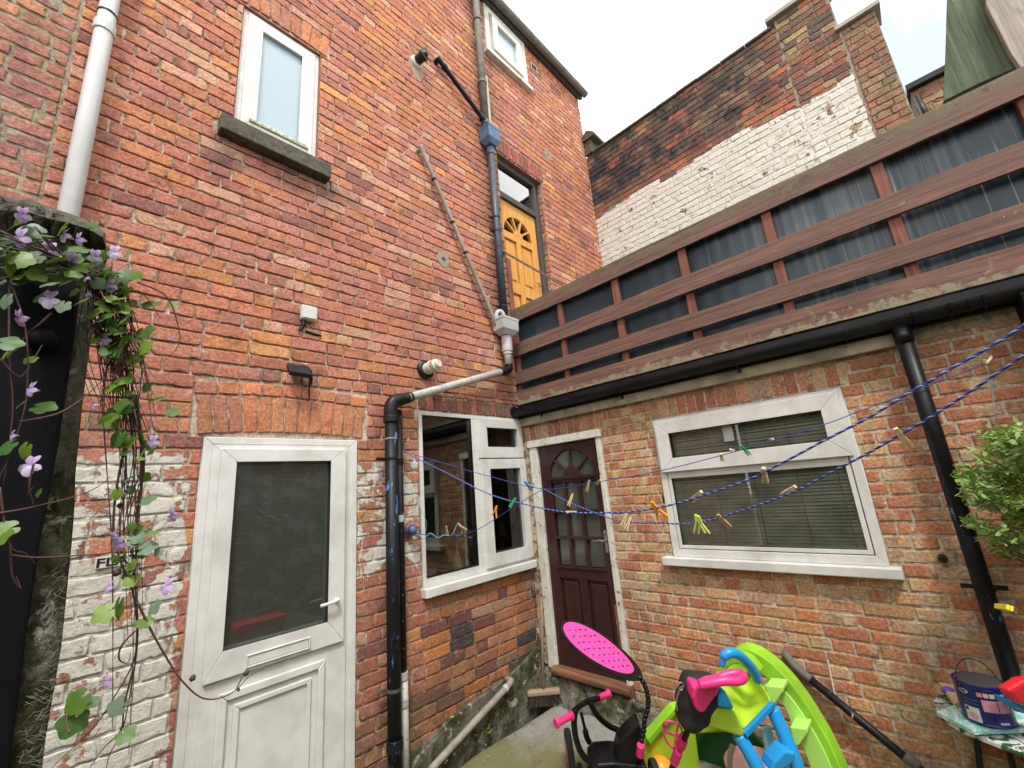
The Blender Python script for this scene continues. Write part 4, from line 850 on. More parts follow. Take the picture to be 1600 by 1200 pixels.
# ------------------------------------------------------------------ terrace railing
RL = empty('terrace_railing', (.0, -2, 2.7), 'long red-stained timber railing of four boards backed with dark corrugated sheet on the flat roof', 'railing')
def board(b0, b1, mat, a0=-.03, a1=4.35, n0=.004, n1=.030, seed=0, name='board'):
    A = np.linspace(a0, a1, 70); mb = MB(); vs = []
    for a in A:
        w1 = (float(vnoise(a*2+seed, 4.4))-.5)*.010+(float(vnoise(a*13+seed, 8.4))-.5)*.004; w2 = (float(vnoise(a*2.3+seed, 14.4))-.5)*.010+(float(vnoise(a*15+seed, 1.4))-.5)*.005
        wn_ = (float(vnoise(a*1.1+seed, 24.4))-.5)*.012
        vs += [MBp(a, b0+w1, n0), MBp(a, b0+w1, n1+wn_), MBp(a, b1+w2, n1+wn_), MBp(a, b1+w2, n0)]
    n = len(A); fs = [(i*4+k, i*4+(k+1) % 4, (i+1)*4+(k+1) % 4, (i+1)*4+k) for i in range(n-1) for k in range(4)]+[(0, 1, 2, 3), ((n-1)*4+3, (n-1)*4+2, (n-1)*4+1, (n-1)*4)]
    mb.add(vs, fs); return mb.build(name, mat, RL, bevel=.002)
board(2.735, 2.886, M['board_low'], seed=3); board(2.972, 3.104, M['board'], seed=11); board(3.288, 3.434, M['board'], seed=21); board(3.682, 3.826, M['board_top'], seed=31)
board(3.827, 3.845, M['rail_side'], n0=-.05, n1=.024, seed=41, name='top_cap')
for i, a in enumerate((.012, .662, 1.311, 1.948, 2.58, 3.212, 3.835)):
    w_ = .052 if i < 2 else .062; o = pbox(MB(), MBp, a-w_/2, a+w_/2, 2.72, 3.82, -.045, .001).build('post', M['post_wood'], RL, bevel=.002)
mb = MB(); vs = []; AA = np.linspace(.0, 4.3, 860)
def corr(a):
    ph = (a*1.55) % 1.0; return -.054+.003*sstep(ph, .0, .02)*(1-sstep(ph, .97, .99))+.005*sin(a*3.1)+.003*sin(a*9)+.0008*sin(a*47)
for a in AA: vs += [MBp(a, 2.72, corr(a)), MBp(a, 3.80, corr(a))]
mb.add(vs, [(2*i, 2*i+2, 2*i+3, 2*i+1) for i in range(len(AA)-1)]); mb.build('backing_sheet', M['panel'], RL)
pbox(MB(), MBp, .36, .66, 2.895, 2.965, -.035, -.02).build('patch_strip', M['black_pvc'], RL, bevel=.002)
# thin handrail and post beside the orange door
hr0, hr1 = at(786, 393, dep(MBp(.02, 4.3, -.06))), None
q1 = onX(880, 446, .02)
mb = MB(); v1 = q1-hr0; mb.obox((hr0+q1)/2, v1, (0, 0, 1), np.cross(v1, (0, 0, 1)), np.linalg.norm(v1)/2, .017, .016); tag(mb.build('handrail', M['rail_side'], None, bevel=.003), 'thin weathered timber handrail slanting across the orange upstairs door', 'handrail')
pp = onX(795, 440, .08); mb = MB(); mb.box(pp[0]-.04, pp[0]+.03, pp[1]-.035, pp[1]+.035, 2.69, hr0[2]-.02); tag(mb.build('newel_post', M['post_wood'], None, bevel=.003), 'short dark timber post between the downpipe and the orange upstairs door', 'post')
# mossy leaning board and silvered board behind the railing's right end
def slab(name, px, x0, th, mat, label, cat, **kw):
    pts = [onX(u, v, x0) for u, v in px]
    o = MB().prism(pts, (th, 0, 0)).build(name, mat, None, **kw); return tag(o, label, cat)
slab('mossy_board', [(1474, 158), (1478, 60), (1481, -60), (1640, -60), (1640, 120), (1592, 104), (1530, 130)], .06, .05, M['green_wood'], 'wide green algae-covered rough board standing on the right end of the railing', 'board', bevel=.003)
slab('silvered_board', [(1537, -60), (1541, 8), (1552, 30), (1580, 84), (1594, 104), (1640, 130), (1640, -60)], .0, .05, M['pale_wood'], 'pale silvered rough board in the top right corner, overlapping the green one', 'board', bevel=.003)
e = onX(1474, 152, .03); b = MB().tube(smooth_path([e, e+np.array([-.02, .03, .0]), e+np.array([-.04, .05, -.02]), e+np.array([-.04, .03, -.03]), e+np.array([-.03, .01, -.02])], 4), .004, 6); tag(b.build('wire_hook', M['black_pvc']), 'small bent black wire hook at the foot of the green board', 'hook')
# black boarded post at the right end of the extension wall
b = MB(); pbox(b, MBp, 3.53, 3.72, -.1, 2.60, .0, .20); tag(b.build('black_post', M['black_gate'], None, bevel=.006), 'black painted post at the right edge under the end of the gutter', 'post')
# ------------------------------------------------------------------ fittings on the tall house
S = empty('alarm_box', PA(480, 493, .02), 'small white square junction box with a sooty stub, high above the white door', 'box')
p = PA(480, 493); mb = MB(); pbox(mb, MA, p[0]-.055, p[0]+.055, p[2]-.05, p[2]+.06, .001, .055); mb.build('housing', M['white_gloss'], S, bevel=.012)
mb = MB(); pbox(mb, MA, p[0]-.047, p[0]+.047, p[2]-.042, p[2]+.052, .055, .060); mb.build('cover', M['grey_pvc'] if 0 else M['white_gloss'], S, bevel=.006)
mb = MB(); mb.tube(smooth_path([MA(p[0]-.03, p[2]-.05, .02), MA(p[0]-.035, p[2]-.10, .02), MA(p[0]-.05, p[2]-.135, .012)], 4), [.016]*4+[.013]*5, 8); mb.tube([MA(p[0]-.01, p[2]-.13, .01), MA(p[0]+.10, p[2]-.14, .008)], .008, 6); mb.build('cable_stub', M['black_plastic'], S)
S = empty('floodlight', PA(460, 585, .02), 'small black security floodlight tilted down over the white door, cable dangling', 'light')
p = PA(461, 584); mb = MB(); c0 = MA(p[0], p[2], .085)
mb.obox(c0, (1, 0, -.05), (0, -.62, -.78), (0, -.78, .62), .075, .048, .018); mb.build('housing', M['black_plastic'], S, bevel=.006)
mb = MB(); mb.obox(c0+np.array([0, .017*.78, -.019*.62])*1.0-np.array([0, 0, .004]), (1, 0, -.05), (0, -.62, -.78), (0, -.78, .62), .064, .038, .004); mb.build('lens', plain('led_lens', (.25, .23, .15), .3), S, bevel=.002)
mb = MB(); pbox(mb, MA, p[0]-.03, p[0]+.03, p[2]-.01, p[2]+.05, .0, .03); mb.tube(smooth_path([MA(p[0]+.0, p[2]+.03, .02), MA(p[0]+.02, p[2]+.055, .06), MA(p[0]+.05, p[2]+.05, .09)], 4), .008, 6); mb.build('bracket', M['steel'], S, bevel=.003)
mb = MB(); mb.tube(smooth_path([MA(p[0]+.075, p[2]+.02, .07), MA(p[0]+.085, p[2]-.05, .06), MA(p[0]+.08, p[2]-.11, .05), MA(p[0]+.085, p[2]-.17, .04), MA(p[0]+.075, p[2]-.20, .04)], 5), [.014]*8+[.006]*13, 8); mb.build('cable', M['black_plastic'], S)
S = empty('vent_terminal', PA(665, 577, .02), 'round black wall plate with a ribbed cream vent cap above the branch pipe', 'vent')
p = PA(664, 578); mb = MB(); mb.lathe(MA(p[0], p[2], -.002), (0, -1, 0), [(0, .085), (.025, .085), (.035, .075), (.04, .055)], 24); mb.build('wall_plate', M['black_plastic'], S, smooth=False, bevel=.002)
axv = np.array([.12, -1, .10]); mb = MB(); c0 = MA(p[0], p[2], .03)
mb.lathe(c0, axv, [(0, .052), (.06, .05), (.062, .058), (.072, .058), (.075, .05)], 24)
for k in range(14):
    a = 2*pi*k/14; axn = axv/np.linalg.norm(axv); e1 = np.cross(axn, (0, 0, 1)); e1 /= np.linalg.norm(e1); e2 = np.cross(axn, e1); d_ = e1*cos(a)+e2*sin(a)
    mb.obox(c0+axn*.095+d_*.048, axn, d_, np.cross(axn, d_), .022, .004, .004)
mb.lathe(c0+axv/np.linalg.norm(axv)*.115, axv, [(0, .052), (.012, .052), (.018, .04), (.04, .036), (.046, .03)], 20); mb.build('vent_cap', plain('cream_plastic', (.58, .54, .44), .5, .1, 30, .1), S)
S = empty('boiler_flue', PA(654, 96, .02), 'black boiler flue terminal with a white collar high on the tall brick wall', 'flue')
p = PA(650, 98); mb = MB(); mb.lathe(MA(p[0], p[2], -.01), (0, -1, 0), [(0, .075), (.03, .07), (.04, .06)], 22); mb.build('collar', M['old_white'], S)
mb = MB(); mb.lathe(MA(p[0], p[2], .03), (.25, -1, .15), [(0, .048), (.06, .048), (.075, .056), (.10, .056), (.11, .04), (.14, .02)], 20)
ppoly(mb, MA, [(p[0]-.01, p[2]+.02), (p[0]+.05, p[2]+.03), (p[0]+.065, p[2]+.12), (p[0]+.035, p[2]+.13), (p[0]-.005, p[2]+.07)], .10, .13); mb.build('terminal', M['black_plastic'], S, bevel=.003)
mb = MB(); ppoly(mb, MA, [(p[0]-.10, p[2]-.08), (p[0]-.04, p[2]-.18), (p[0]+.05, p[2]-.24), (p[0]+.09, p[2]-.12), (p[0]+.09, p[2]+.04), (p[0], p[2]+.08), (p[0]-.09, p[2]+.03)], -.015, .002); mb.build('mortar_patch', plain('brown_mortar_patch', (.30, .22, .16), .9, .3, 40, .6), S, bevel=.004)
def hole(u, v, r, lab):
    p = PA(u, v); S = empty('patched_hole', p, lab, 'hole'); mb = MB(); pts = [(p[0]+cos(2*pi*k/11)*r*(1+.25*random.random()), p[2]+sin(2*pi*k/11)*r*(1.1+.25*random.random())) for k in range(11)]
    ppoly(mb, MA, pts, -.014, .004); mb.build('mortar_patch', plain('grey_mortar_patch', (.25, .22, .16), .9, .2, 40, .6), S, bevel=.003)
    mb = MB(); mb.lathe(MA(p[0], p[2], .001), (0, -1, 0), [(0, r*.35), (.0045, r*.33)], 12); mb.build('bore', M['ink'], S)
hole(693, 405, .07, 'small dark bored hole in a grey mortar patch right of the thin slanting pipe')
hole(856, 242, .07, 'small grey mortar patch right of the opening over the orange door')
b = MB(); p = PA(258, 276); b.tube([MA(p[0], p[2]+.03, .02), MA(p[0], p[2]-.03, .05)], .008, 6); tag(b.build('wall_spike', M['rust_grey']), 'rusty iron spike in the brickwork left of the stone sill', 'spike')
# lettered plate
def text_mesh(txt, name, size, mp, a, b, n, mat, parent=None, depth=.001, bold=0.0):
    cu = bpy.data.curves.new('tmp', 'FONT'); cu.body = txt; cu.size = size; cu.extrude = depth; cu.offset = bold; ob = bpy.data.objects.new('tmp', cu); COL.objects.link(ob)
    dg = bpy.context.evaluated_depsgraph_get(); me = bpy.data.meshes.new_from_object(ob.evaluated_get(dg)); bpy.data.objects.remove(ob)
    for v in me.vertices: v.co = Vector(mp(a+v.co.x, b+v.co.y, n+v.co.z))
    me.name = name; me.materials.clear(); return link(name, me, parent, [mat])
x0, z0 = onA(147, 890, .012); x1, z1 = onA(222, 868, .012); S = empty('door_sign', MA(x0, z0, .0), 'small white plate lettered FLAT on the whitewashed bricks left of the white door', 'sign')
zt_ = onA(147, 866, .012)[1]; pbox(MB(), MA, x0, x1, z0, z0+.055, .001, .010).build('plate', M['old_white'], S, bevel=.002)
t = text_mesh('FLAT', 'lettering', .056, MA, x0+.006, z0+.008, .011, M['ink'], S, bold=.0012)
xs = [v.co.x for v in t.data.vertices]; sc = (x1-x0-.012)/(max(xs)-min(xs))
for v in t.data.vertices: v.co.x = x0+.006+(v.co.x-min(xs))*sc
# hooks for the lines
hA = PA(629, 705, .10); hB = PB(1540, 568, .06); bl = PA(645, 828, .07)
b = MB().tube(smooth_path([PA(635, 684, .01), PA(631, 695, .06), hA+np.array([0, 0, .0]), hA+np.array([.01, -.01, -.012]), hA+np.array([.02, 0, -.004])], 4), .004, 6); tag(b.build('line_hook', M['black_pvc']), 'small bent black nail holding the blue lines left of the kitchen window', 'hook')
b = MB().tube(smooth_path([PB(1548, 556, -.01), PB(1548, 560, .04), hB, hB+np.array([-.01, .0, .02])], 4), .007, 8); tag(b.build('line_hook', M['peg_wood']), 'pale hook in the extension wall right of the downpipe holding the thin blue line', 'hook')
S = empty('tap_ball', bl, 'blue and grey ball-shaped wall fitting wound with turquoise string left of the kitchen window', 'fitting')
mb = MB(); prof = [(.07*(1-cos(pi*k/10))/2, .036*sin(pi*k/10)) for k in range(11)]; mb.lathe(bl+np.array([-.01, .035, 0]), (.25, -1, 0), prof, 18); mb.build('ball', M['blue_box'], S, smooth=True)
mb = MB(); mb.lathe(bl+np.array([-.012, .055, 0]), (0, -1, 0), [(0, .02), (.03, .018)], 10); mb.build('stem', M['steel'], S)
mb = MB()
for r_t in range(3): mb.tube([bl+np.array([.0+.036*cos(t)*1.02, -.002+r_t*.006, .036*sin(t)*1.02]) for t in np.linspace(0, 6.2, 24)], .003, 5)
mb.build('winding', M['rope'], S)
# ------------------------------------------------------------------ washing lines and pegs
def inv_path(px, ta, tb, ua=None, ub=None):
    ua = px[0][0] if ua is None else ua; ub = px[-1][0] if ub is None else ub; out = []
    for (u, v) in px: k = (u-ua)/(ub-ua); out.append(at(u, v, 1/((1-k)/ta+k/tb)))
    return out
class Line:
    def __init__(s, px, ta, tb): s.px = px; s.ta = ta; s.tb = tb
    def t(s, u): k = (u-s.px[0][0])/(s.px[-1][0]-s.px[0][0]); return 1/((1-k)/s.ta+k/s.tb)
    def pts(s): return [at(u, v, s.t(u)) for u, v in s.px]
def rope(name, pts, r, label, twist=True, n=10, parent=None, pitch=.03):
    P = smooth_path(pts, n); mb = MB()
    # resample evenly
    seg = [0]; [seg.append(seg[-1]+np.linalg.norm(P[i+1]-P[i])) for i in range(len(P)-1)]; tot = seg[-1]; P = np.array(P)
    step = pitch/7 if twist else .03; N = int(tot/step)+2; S_ = np.linspace(0, tot, N)
    Q = np.stack([np.interp(S_, seg, P[:, k]) for k in range(3)], 1)
    if not twist: mb.tube(list(Q), r, 6)
    else:
        for k in range(3):
            X = []
            for i, q in enumerate(Q):
                T = Q[min(i+1, N-1)]-Q[max(i-1, 0)]; T = T/np.linalg.norm(T); e1 = np.cross(T, (0, 0, 1)); e1 /= np.linalg.norm(e1); e2 = np.cross(T, e1)
                a = 2*pi*(S_[i]/pitch)+k*2*pi/3; X.append(q+(e1*cos(a)+e2*sin(a))*r*.5)
            mb.tube(X, r*.56, 5, mi=1 if k == 2 else 0)
    o = mb.build(name, [M['rope'], M['rope_pale']], parent, smooth=True); tag(o, label, 'washing line'); return o
tA, tJ, tB = dep(hA), 3.15, dep(hB)
L1a = Line([(629, 705), (690, 723), (760, 743), (850, 764)], tA, tJ); L1b = Line([(850, 764), (920, 755), (1000, 742), (1060, 729), (1140, 708), (1230, 682), (1300, 659), (1360, 636), (1450, 603), (1540, 568)], tJ, tB)
Lb = Line([(629, 705), (690, 735), (760, 770), (820, 788), (885, 800), (950, 801), (1000, 798), (1060, 786), (1140, 760), (1190, 740), (1300, 682), (1360, 651), (1444, 600), (1550, 540), (1600, 508), (1680, 455)], tA, .95)
Lc = Line([(850, 764), (890, 785), (940, 805), (975, 815), (1040, 818), (1085, 817), (1130, 807), (1232, 772), (1300, 737), (1360, 706), (1465, 645), (1600, 555), (1680, 497)], tJ, 1.0)
Ld = Line([(648, 832), (680, 838), (715, 835), (745, 828), (795, 797), (830, 775), (850, 764)], dep(bl)-.03, tJ)
rope('washing_line', L1a.pts()+L1b.pts()[1:], .0030, 'thin top blue line, ending at the hook in the bricks right of the black downpipe', False)
rope('washing_line', Lb.pts(), .0038, 'thick twisted blue and white rope, the upper of the two running to the right edge')
rope('washing_line', Lc.pts(), .0038, 'thick twisted blue and white rope, the lower of the two running to the right edge')
rope('washing_line', Ld.pts(), .0028, 'thin lowest blue line rising from the round wall fitting to the plum door', False)
st = [bl+np.array([.01, -.04, -.01])]+[at(u, v, dep(bl)-.05) for u, v in ((662, 842), (672, 833), (684, 840), (694, 836), (706, 836), (716, 817), (722, 832), (712, 838))]
def small(name, pts, r, mat, label, cat, n=5, seg=5): return tag(MB().tube(smooth_path(pts, seg), r, n).build(name, mat, None, smooth=True), label, cat)
small('string', st, .0028, M['string'], 'turquoise string wound along the lowest blue line by the round wall fitting', 'string')
small('string', [at(u, v, dep(hA)-.01) for u, v in ((630, 708), (648, 740), (650, 775), (655, 790), (666, 815), (664, 832), (652, 836))], .0016, M['string'], 'thin slack turquoise string hanging from the nail beside the kitchen window', 'string')
small('string', [at(u, v, dep(hB)-.03) for u, v in ((1541, 572), (1550, 605), (1553, 650), (1558, 690), (1566, 735))], .0022, M['string'], 'thin pale turquoise string hanging from the hook down into the bush', 'string')
def peg(u0, v0, u1, v1, t, mat, label, spread=.3, ln=.074):
    """two-armed clothes peg; (u0,v0) jaw end, (u1,v1) handle end"""
    a = at(u0, v0, t); b = at(u1, v1, t); d = b-a; l = np.linalg.norm(d)
    ex = math.sqrt(max(ln*ln-l*l, 0)); d = d+CF*min(ex, .05); l = np.linalg.norm(d); d /= l; l = min(max(l, .055), .085)
    w_ = np.cross(d, CF*.6+CR*.5); w_ /= np.linalg.norm(w_); th = np.cross(d, w_)
    S = empty('clothes_peg', a, label, 'clothes peg', 'clothes pegs on the washing lines')
    for s_ in (-1, 1):
        mb = MB(); sec = [(0, .0003, .0055), (.22, .0003, .007), (.36, .0008, .008), (.42, .0008, .007), (.7, .0012+.012*spread, .0088+.012*spread), (1, .0015+.026*spread, .008+.026*spread)]
        vs = []
        for (f_, i0, i1) in sec:
            for (ww, ii) in ((-.0055, i0), (.0055, i0), (.0055, i1), (-.0055, i1)): vs.append(a+d*l*f_+th*ww+w_*s_*ii)
        n = len(sec); fs = [(i*4+k, i*4+(k+1) % 4, (i+1)*4+(k+1) % 4, (i+1)*4+k) for i in range(n-1) for k in range(4)]+[(0, 1, 2, 3), ((n-1)*4, (n-1)*4+1, (n-1)*4+2, (n-1)*4+3)]
        mb.add(vs, fs); mb.build('peg_arm', mat, S, bevel=.0008)
    mb = MB(); c = a+d*l*.40
    mb.tube([c-th*.006+w_*.004*cos(k*.9)+d*.004*sin(k*.9)+th*.0005*k for k in range(24)], .0008, 4); mb.build('spring', M['steel'], S)
W_, K_ = M['peg_wood'], M['peg_dark']
pegs = [(697, 822, 699, 837, 'd', K_, 'weathered wooden peg on the lowest line, nearest the round wall fitting'),
 (716, 820, 729, 829, 'd', K_, 'short-looking wooden peg on the lowest line before the kitchen window mullion'),
 (776, 790, 771, 812, 'x', M['peg_orange'], 'orange peg hanging open in front of the narrow kitchen pane'),
 (806, 778, 795, 795, 'd', M['peg_green'], 'bright green peg on the line just above the orange one before the kitchen window'),
 (819, 752, 832, 764, 'a', M['peg_blue'], 'blue peg on the top line between the kitchen window and the plum door'),
 (921, 750, 917, 768, 'e', K_, 'wooden peg on the top line in front of the plum door, below its fanlight'),
 (938, 750, 934, 759, 'e', W_, 'tiny-looking wooden peg on the top line by the plum door frame'),
 (895, 772, 888, 791, 'c', W_, 'pale wooden peg upright on the line crossing the middle of the plum door'),
 (886, 800, 901, 805, 'b', W_, 'pale wooden peg lying flat along the line over the plum door glazing bars'),
 (980, 800, 972, 826, 'c', W_, 'left one of two pale wooden pegs side by side between plum door and wide window'),
 (986, 808, 978, 828, 'c2', W_, 'right one of two pale wooden pegs side by side between plum door and wide window'),
 (1018, 784, 1036, 810, 'b', M['peg_orange'], 'orange peg tilted on the rope at the left frame of the wide window'),
 (1126, 709, 1134, 722, 'e', W_, 'pale cream peg on the top line crossing the sash bottom rail of the wide window'),
 (1141, 702, 1152, 706, 'e', M['peg_white'], 'white peg nearly end-on beside the green peg on the top line'),
 (1156, 696, 1175, 714, 'e', M['peg_green'], 'dark green peg on the top line over the wide window'),
 (1208, 686, 1212, 690, 'e', W_, 'tiny wooden peg end-on, on the top line at the upper pane of the wide window'),
 (1096, 768, 1090, 788, 'b', W_, 'pale wooden peg upright on the upper rope, left part of the wide window'),
 (1193, 731, 1206, 758, 'b', W_, 'pale wooden peg on the upper rope, middle of the wide window'),
 (1087, 804, 1093, 833, 'c', M['peg_lime'], 'pale lime peg on the lower rope, left of the lime one beside it'),
 (1091, 806, 1101, 836, 'c2', M['peg_lime'], 'lime yellow peg splayed open on the lower rope'),
 (1121, 804, 1140, 824, 'c', K_, 'brown wooden peg slanting on the lower rope just right of the lime pegs'),
 (1243, 760, 1236, 780, 'c', W_, 'pale wooden peg upright on the lower rope, right half of the wide window'),
 (1399, 669, 1422, 700, 'c', W_, 'large pale wooden peg on the lower rope just left of the black downpipe'),
 (1578, 950, 1604, 968, 'z', M['yellow'], 'yellow peg at the right edge in front of the black downpipe')]
for (u0, v0, u1, v1, ln_, mt, lab) in pegs:
    u = (u0*.7+u1*.3); t = {'d': lambda: Ld.t(u), 'x': lambda: Ld.t(u)-.02, 'a': lambda: L1a.t(u), 'e': lambda: L1b.t(u), 'b': lambda: Lb.t(u), 'c': lambda: Lc.t(u), 'c2': lambda: Lc.t(u)-.015, 'z': lambda: .95}[ln_]()
    peg(u0, v0, u1, v1, t, mt, lab, spread=.75 if mt in (M['peg_orange'], M['peg_lime'], M['peg_blue']) else .1)
# ------------------------------------------------------------------ garden wall, gate and vine close on the left
Y0 = -2.0
GWL = empty('garden_wall', (-4.2, Y0+.1, 0), 'dark mossy stone-topped garden wall end close at the left edge', 'wall')
def ypoly(name, px, y0, th, mat, parent=None, **kw): return MB().prism([onY(u, v, y0) for u, v in px], (0, th, 0)).build(name, mat, parent, **kw)
prx = [(156, 380), (150, 470), (138, 560), (128, 640), (118, 740), (116, 800), (112, 850), (104, 930), (96, 1010), (84, 1080), (72, 1150), (64, 1215)]
pts = [onY(u, v, Y0) for u, v in prx]; low = pts[-1].copy(); low[2] = -.1; pts.append(low); l2 = low.copy(); l2[0] = -5.6; l3 = l2.copy(); l3[2] = pts[0][2]; pts += [l2, l3]
mb = MB().prism(pts, (0, .12, 0)); mb.build('wall_body', M['render'], GWL)
# rough face of the pier edge
vs = []; NN = 60
for i in range(NN+1):
    f_ = i/NN; vv = 380+f_*835; uu = np.interp(vv, [p_[1] for p_ in prx], [p_[0] for p_ in prx]); 
    for j in range(9):
        q = onY(uu-2-j*9, vv, Y0-.004); q = q+np.array([0, -(float(vnoise(i*.9, j*1.1))*.022)*sin(pi*min(1, (j+.2)/8)), 0]); vs.append(q)
fs = [(i*9+j, i*9+j+1, (i+1)*9+j+1, (i+1)*9+j) for i in range(NN) for j in range(8)]; mb = MB().add(vs, fs); mb.build('mossy_face', M['render'], GWL, smooth=True)
# rough coping stone
cop = [(-70, 288), (0, 299), (40, 305), (70, 319), (100, 328), (125, 338), (150, 352), (163, 366), (166, 382), (163, 402), (168, 415), (158, 432), (-70, 440)]
vs = []; nC = 44; top_ = lambda u: np.interp(u, [c[0] for c in cop[:9]], [c[1] for c in cop[:9]]); 
for i in range(nC+1):
    u = -90+(166+90)*i/nC; zt1 = onY(u, top_(u), Y0-.02)[2]; zb1 = onY(u, 434, Y0-.02)[2]; x = onY(u, 380, Y0-.02)[0]
    if i == nC: zt1 -= .02; 
    ring = []
    for j, (yy, zz) in enumerate([(0, 0), (0, .25), (0, .5), (-.01, .58), (-.03, .66), (-.02, .8), (.0, .93), (.03, 1), (.12, 1.0), (.2, .95), (.22, .5), (.22, 0)]):
        nz = (float(vnoise(i*.8, j*1.3))-.5)*.028; vs.append((x+nz*.4, Y0-.03+yy+nz, zb1+(zt1-zb1)*zz+nz*.5*(j > 0)))
fs = [(i*12+j, i*12+(j+1) % 12, (i+1)*12+(j+1) % 12, (i+1)*12+j) for i in range(nC) for j in range(12)]+[tuple(range(12)), tuple(range(nC*12, nC*12+12))]
MB().add(vs, fs).build('coping_stone', M['stone'], GWL, smooth=False)
GT = empty('yard_gate', (-4.0, Y0-.03, 0), 'black painted boarded gate at the left edge under the trailing vine', 'gate')
gp = [onY(u, v, Y0-.035) for u, v in ((128, 436), (118, 520), (92, 690), (60, 860), (34, 1040), (12, 1215))]; lo = gp[-1].copy(); lo[2] = 0.0; gp += [lo]; l2 = lo.copy(); l2[0] -= 1.0; l3 = l2.copy(); l3[2] = gp[0][2]; gp += [l2, l3]
MB().prism(gp, (0, .03, 0)).build('gate_leaf', M['black_gate'], GT, bevel=.004)
kb = onY(68, 535, Y0-.036); MB().lathe(kb, (0, -1, 0), [(0, .016), (.003, .017), (.006, .012), (.010, .010), (.016, .016), (.024, .015), (.027, .006)], 20).build('knob', M['black_gate'], GT, smooth=True)
# cobwebs on the pier
mb = MB()
for k in range(170):
    v = random.uniform(900, 1195); u = np.interp(v, [p_[1] for p_ in prx], [p_[0] for p_ in prx])-random.uniform(4, 44); a = onY(u, v, Y0-.028); an = random.uniform(-.4, 1.2); l = random.uniform(.006, .026)
    mid = a+np.array([cos(an)*l*.5, -.008, sin(an)*l*.5+random.uniform(-.006, .006)]); mb.tube([a, mid, a+np.array([cos(an)*l, 0, sin(an)*l])], .00016, 3, cap=False)
w_ = mb.build('cobweb', M['cobweb'], GWL); w_['kind'] = 'stuff'
# vine
VN = empty('trailing_vine', onY(90, 400, Y0), 'trailing vine with lobed green leaves and lilac flowers hanging over the garden wall', 'vine')
stems = MB(); leafpos = []; RV = random.Random(5)
def vat(u, v, d): return onY(u, v, Y0-.05-max(0, (1.15-d))*.35)
def jit(px, j): return [(u+RV.uniform(-j, j), v+RV.uniform(-j, j)) for u, v in px]
def stem(px, d0, d1, r=.0014, seg=6, mi=0, lv=0, dj=.015):
    n = len(px); P = [vat(u, v, d0+(d1-d0)*i/(n-1)+RV.uniform(-dj, dj)) for i, (u, v) in enumerate(px)]; Q = smooth_path(P, seg)
    stems.tube(Q, [r*(1-.8*i/len(Q)) for i in range(len(Q))], 6, mi=mi)
    for k in range(lv): leafpos.append(Q[RV.randrange(len(Q)//4, len(Q))])
    return Q
for k in range(13):
    e = RV.uniform(640, 1190); x_ = RV.uniform(170, 232)
    stem(jit([(RV.uniform(-20, 60), RV.uniform(350, 400)), (110, 415), (158+k*3, 450), (178+k*2, 520), (x_-8, 600), (x_, (600+e)/2), (x_+RV.uniform(-10, 20), e)], 7), .93, 1.12, .0015, lv=2, mi=k % 2)
for k in range(64):
    s = (RV.uniform(135, 190), RV.uniform(425, 520)); e = (RV.uniform(150, 250), RV.uniform(560, 700)); stem(jit([s, ((s[0]+e[0])/2+RV.uniform(-25, 25), (s[1]+e[1])/2), e], 4), 1.0, 1.1, .0011, lv=1 if k % 3 == 0 else 0, mi=k % 2)
for k in range(12):
    x_ = RV.uniform(165, 225); stem(jit([(x_, 620), (x_+10, 720), (x_-5, 820), (x_+RV.uniform(-5, 25), 900)], 8), 1.05, 1.12, .0012, lv=1, mi=1)
main = [[(196, 700), (182, 760), (178, 830), (190, 880), (205, 915), (212, 960), (214, 1010), (205, 1080), (190, 1140), (170, 1185), (165, 1230)],
 [(222, 700), (218, 780), (208, 850), (214, 930), (216, 990), (207, 1040), (180, 1090), (150, 1130), (120, 1160), (80, 1200)],
 [(214, 940), (235, 985), (262, 1030), (285, 1065), (315, 1090), (345, 1092), (370, 1078), (390, 1055), (412, 1045)],
 [(370, 1078), (378, 1062), (383, 1052)], [(210, 1040), (195, 1100), (190, 1140), (160, 1170), (130, 1215)],
 [(-20, 806), (30, 797), (60, 790), (110, 778), (150, 762), (172, 745)], [(16, 868), (60, 870), (120, 868), (180, 864), (225, 850), (262, 815)], [(0, 760), (14, 850), (40, 865), (58, 882)],
 [(-20, 395), (20, 450), (40, 520), (42, 600), (35, 650), (10, 720), (-10, 760)], [(14, 430), (14, 560), (20, 640), (5, 760)], [(-10, 370), (50, 420), (110, 425), (165, 440)], [(30, 660), (90, 645), (130, 620), (165, 590), (215, 560)],
 [(0, 560), (30, 590), (52, 560), (66, 540)], [(52, 725), (45, 760), (52, 790), (56, 800)], [(215, 440), (260, 465), (281, 520), (275, 545), (256, 565)], [(155, 470), (215, 455), (250, 500)],
 [(165, 455), (200, 500), (222, 560), (232, 620), (240, 680)], [(212, 985), (190, 1010), (185, 1030), (200, 1035), (205, 1020)], [(108, 1145), (104, 1130), (106, 1110)], [(15, 850), (20, 900), (32, 920), (24, 900)], [(170, 445), (176, 420), (174, 395)], [(80, 490), (62, 508), (45, 520), (25, 545)]]
for i, px in enumerate(main): stem(jit(px, 1.5), .97 if i > 4 else 1.08, 1.03 if i > 4 else 1.15, .0020 if i < 3 else .0016, mi=1 if i in (0, 1, 3, 4) else 0, dj=.006)
stems.build('stem', [M['stem'], M['stem_dark']], VN, smooth=True)
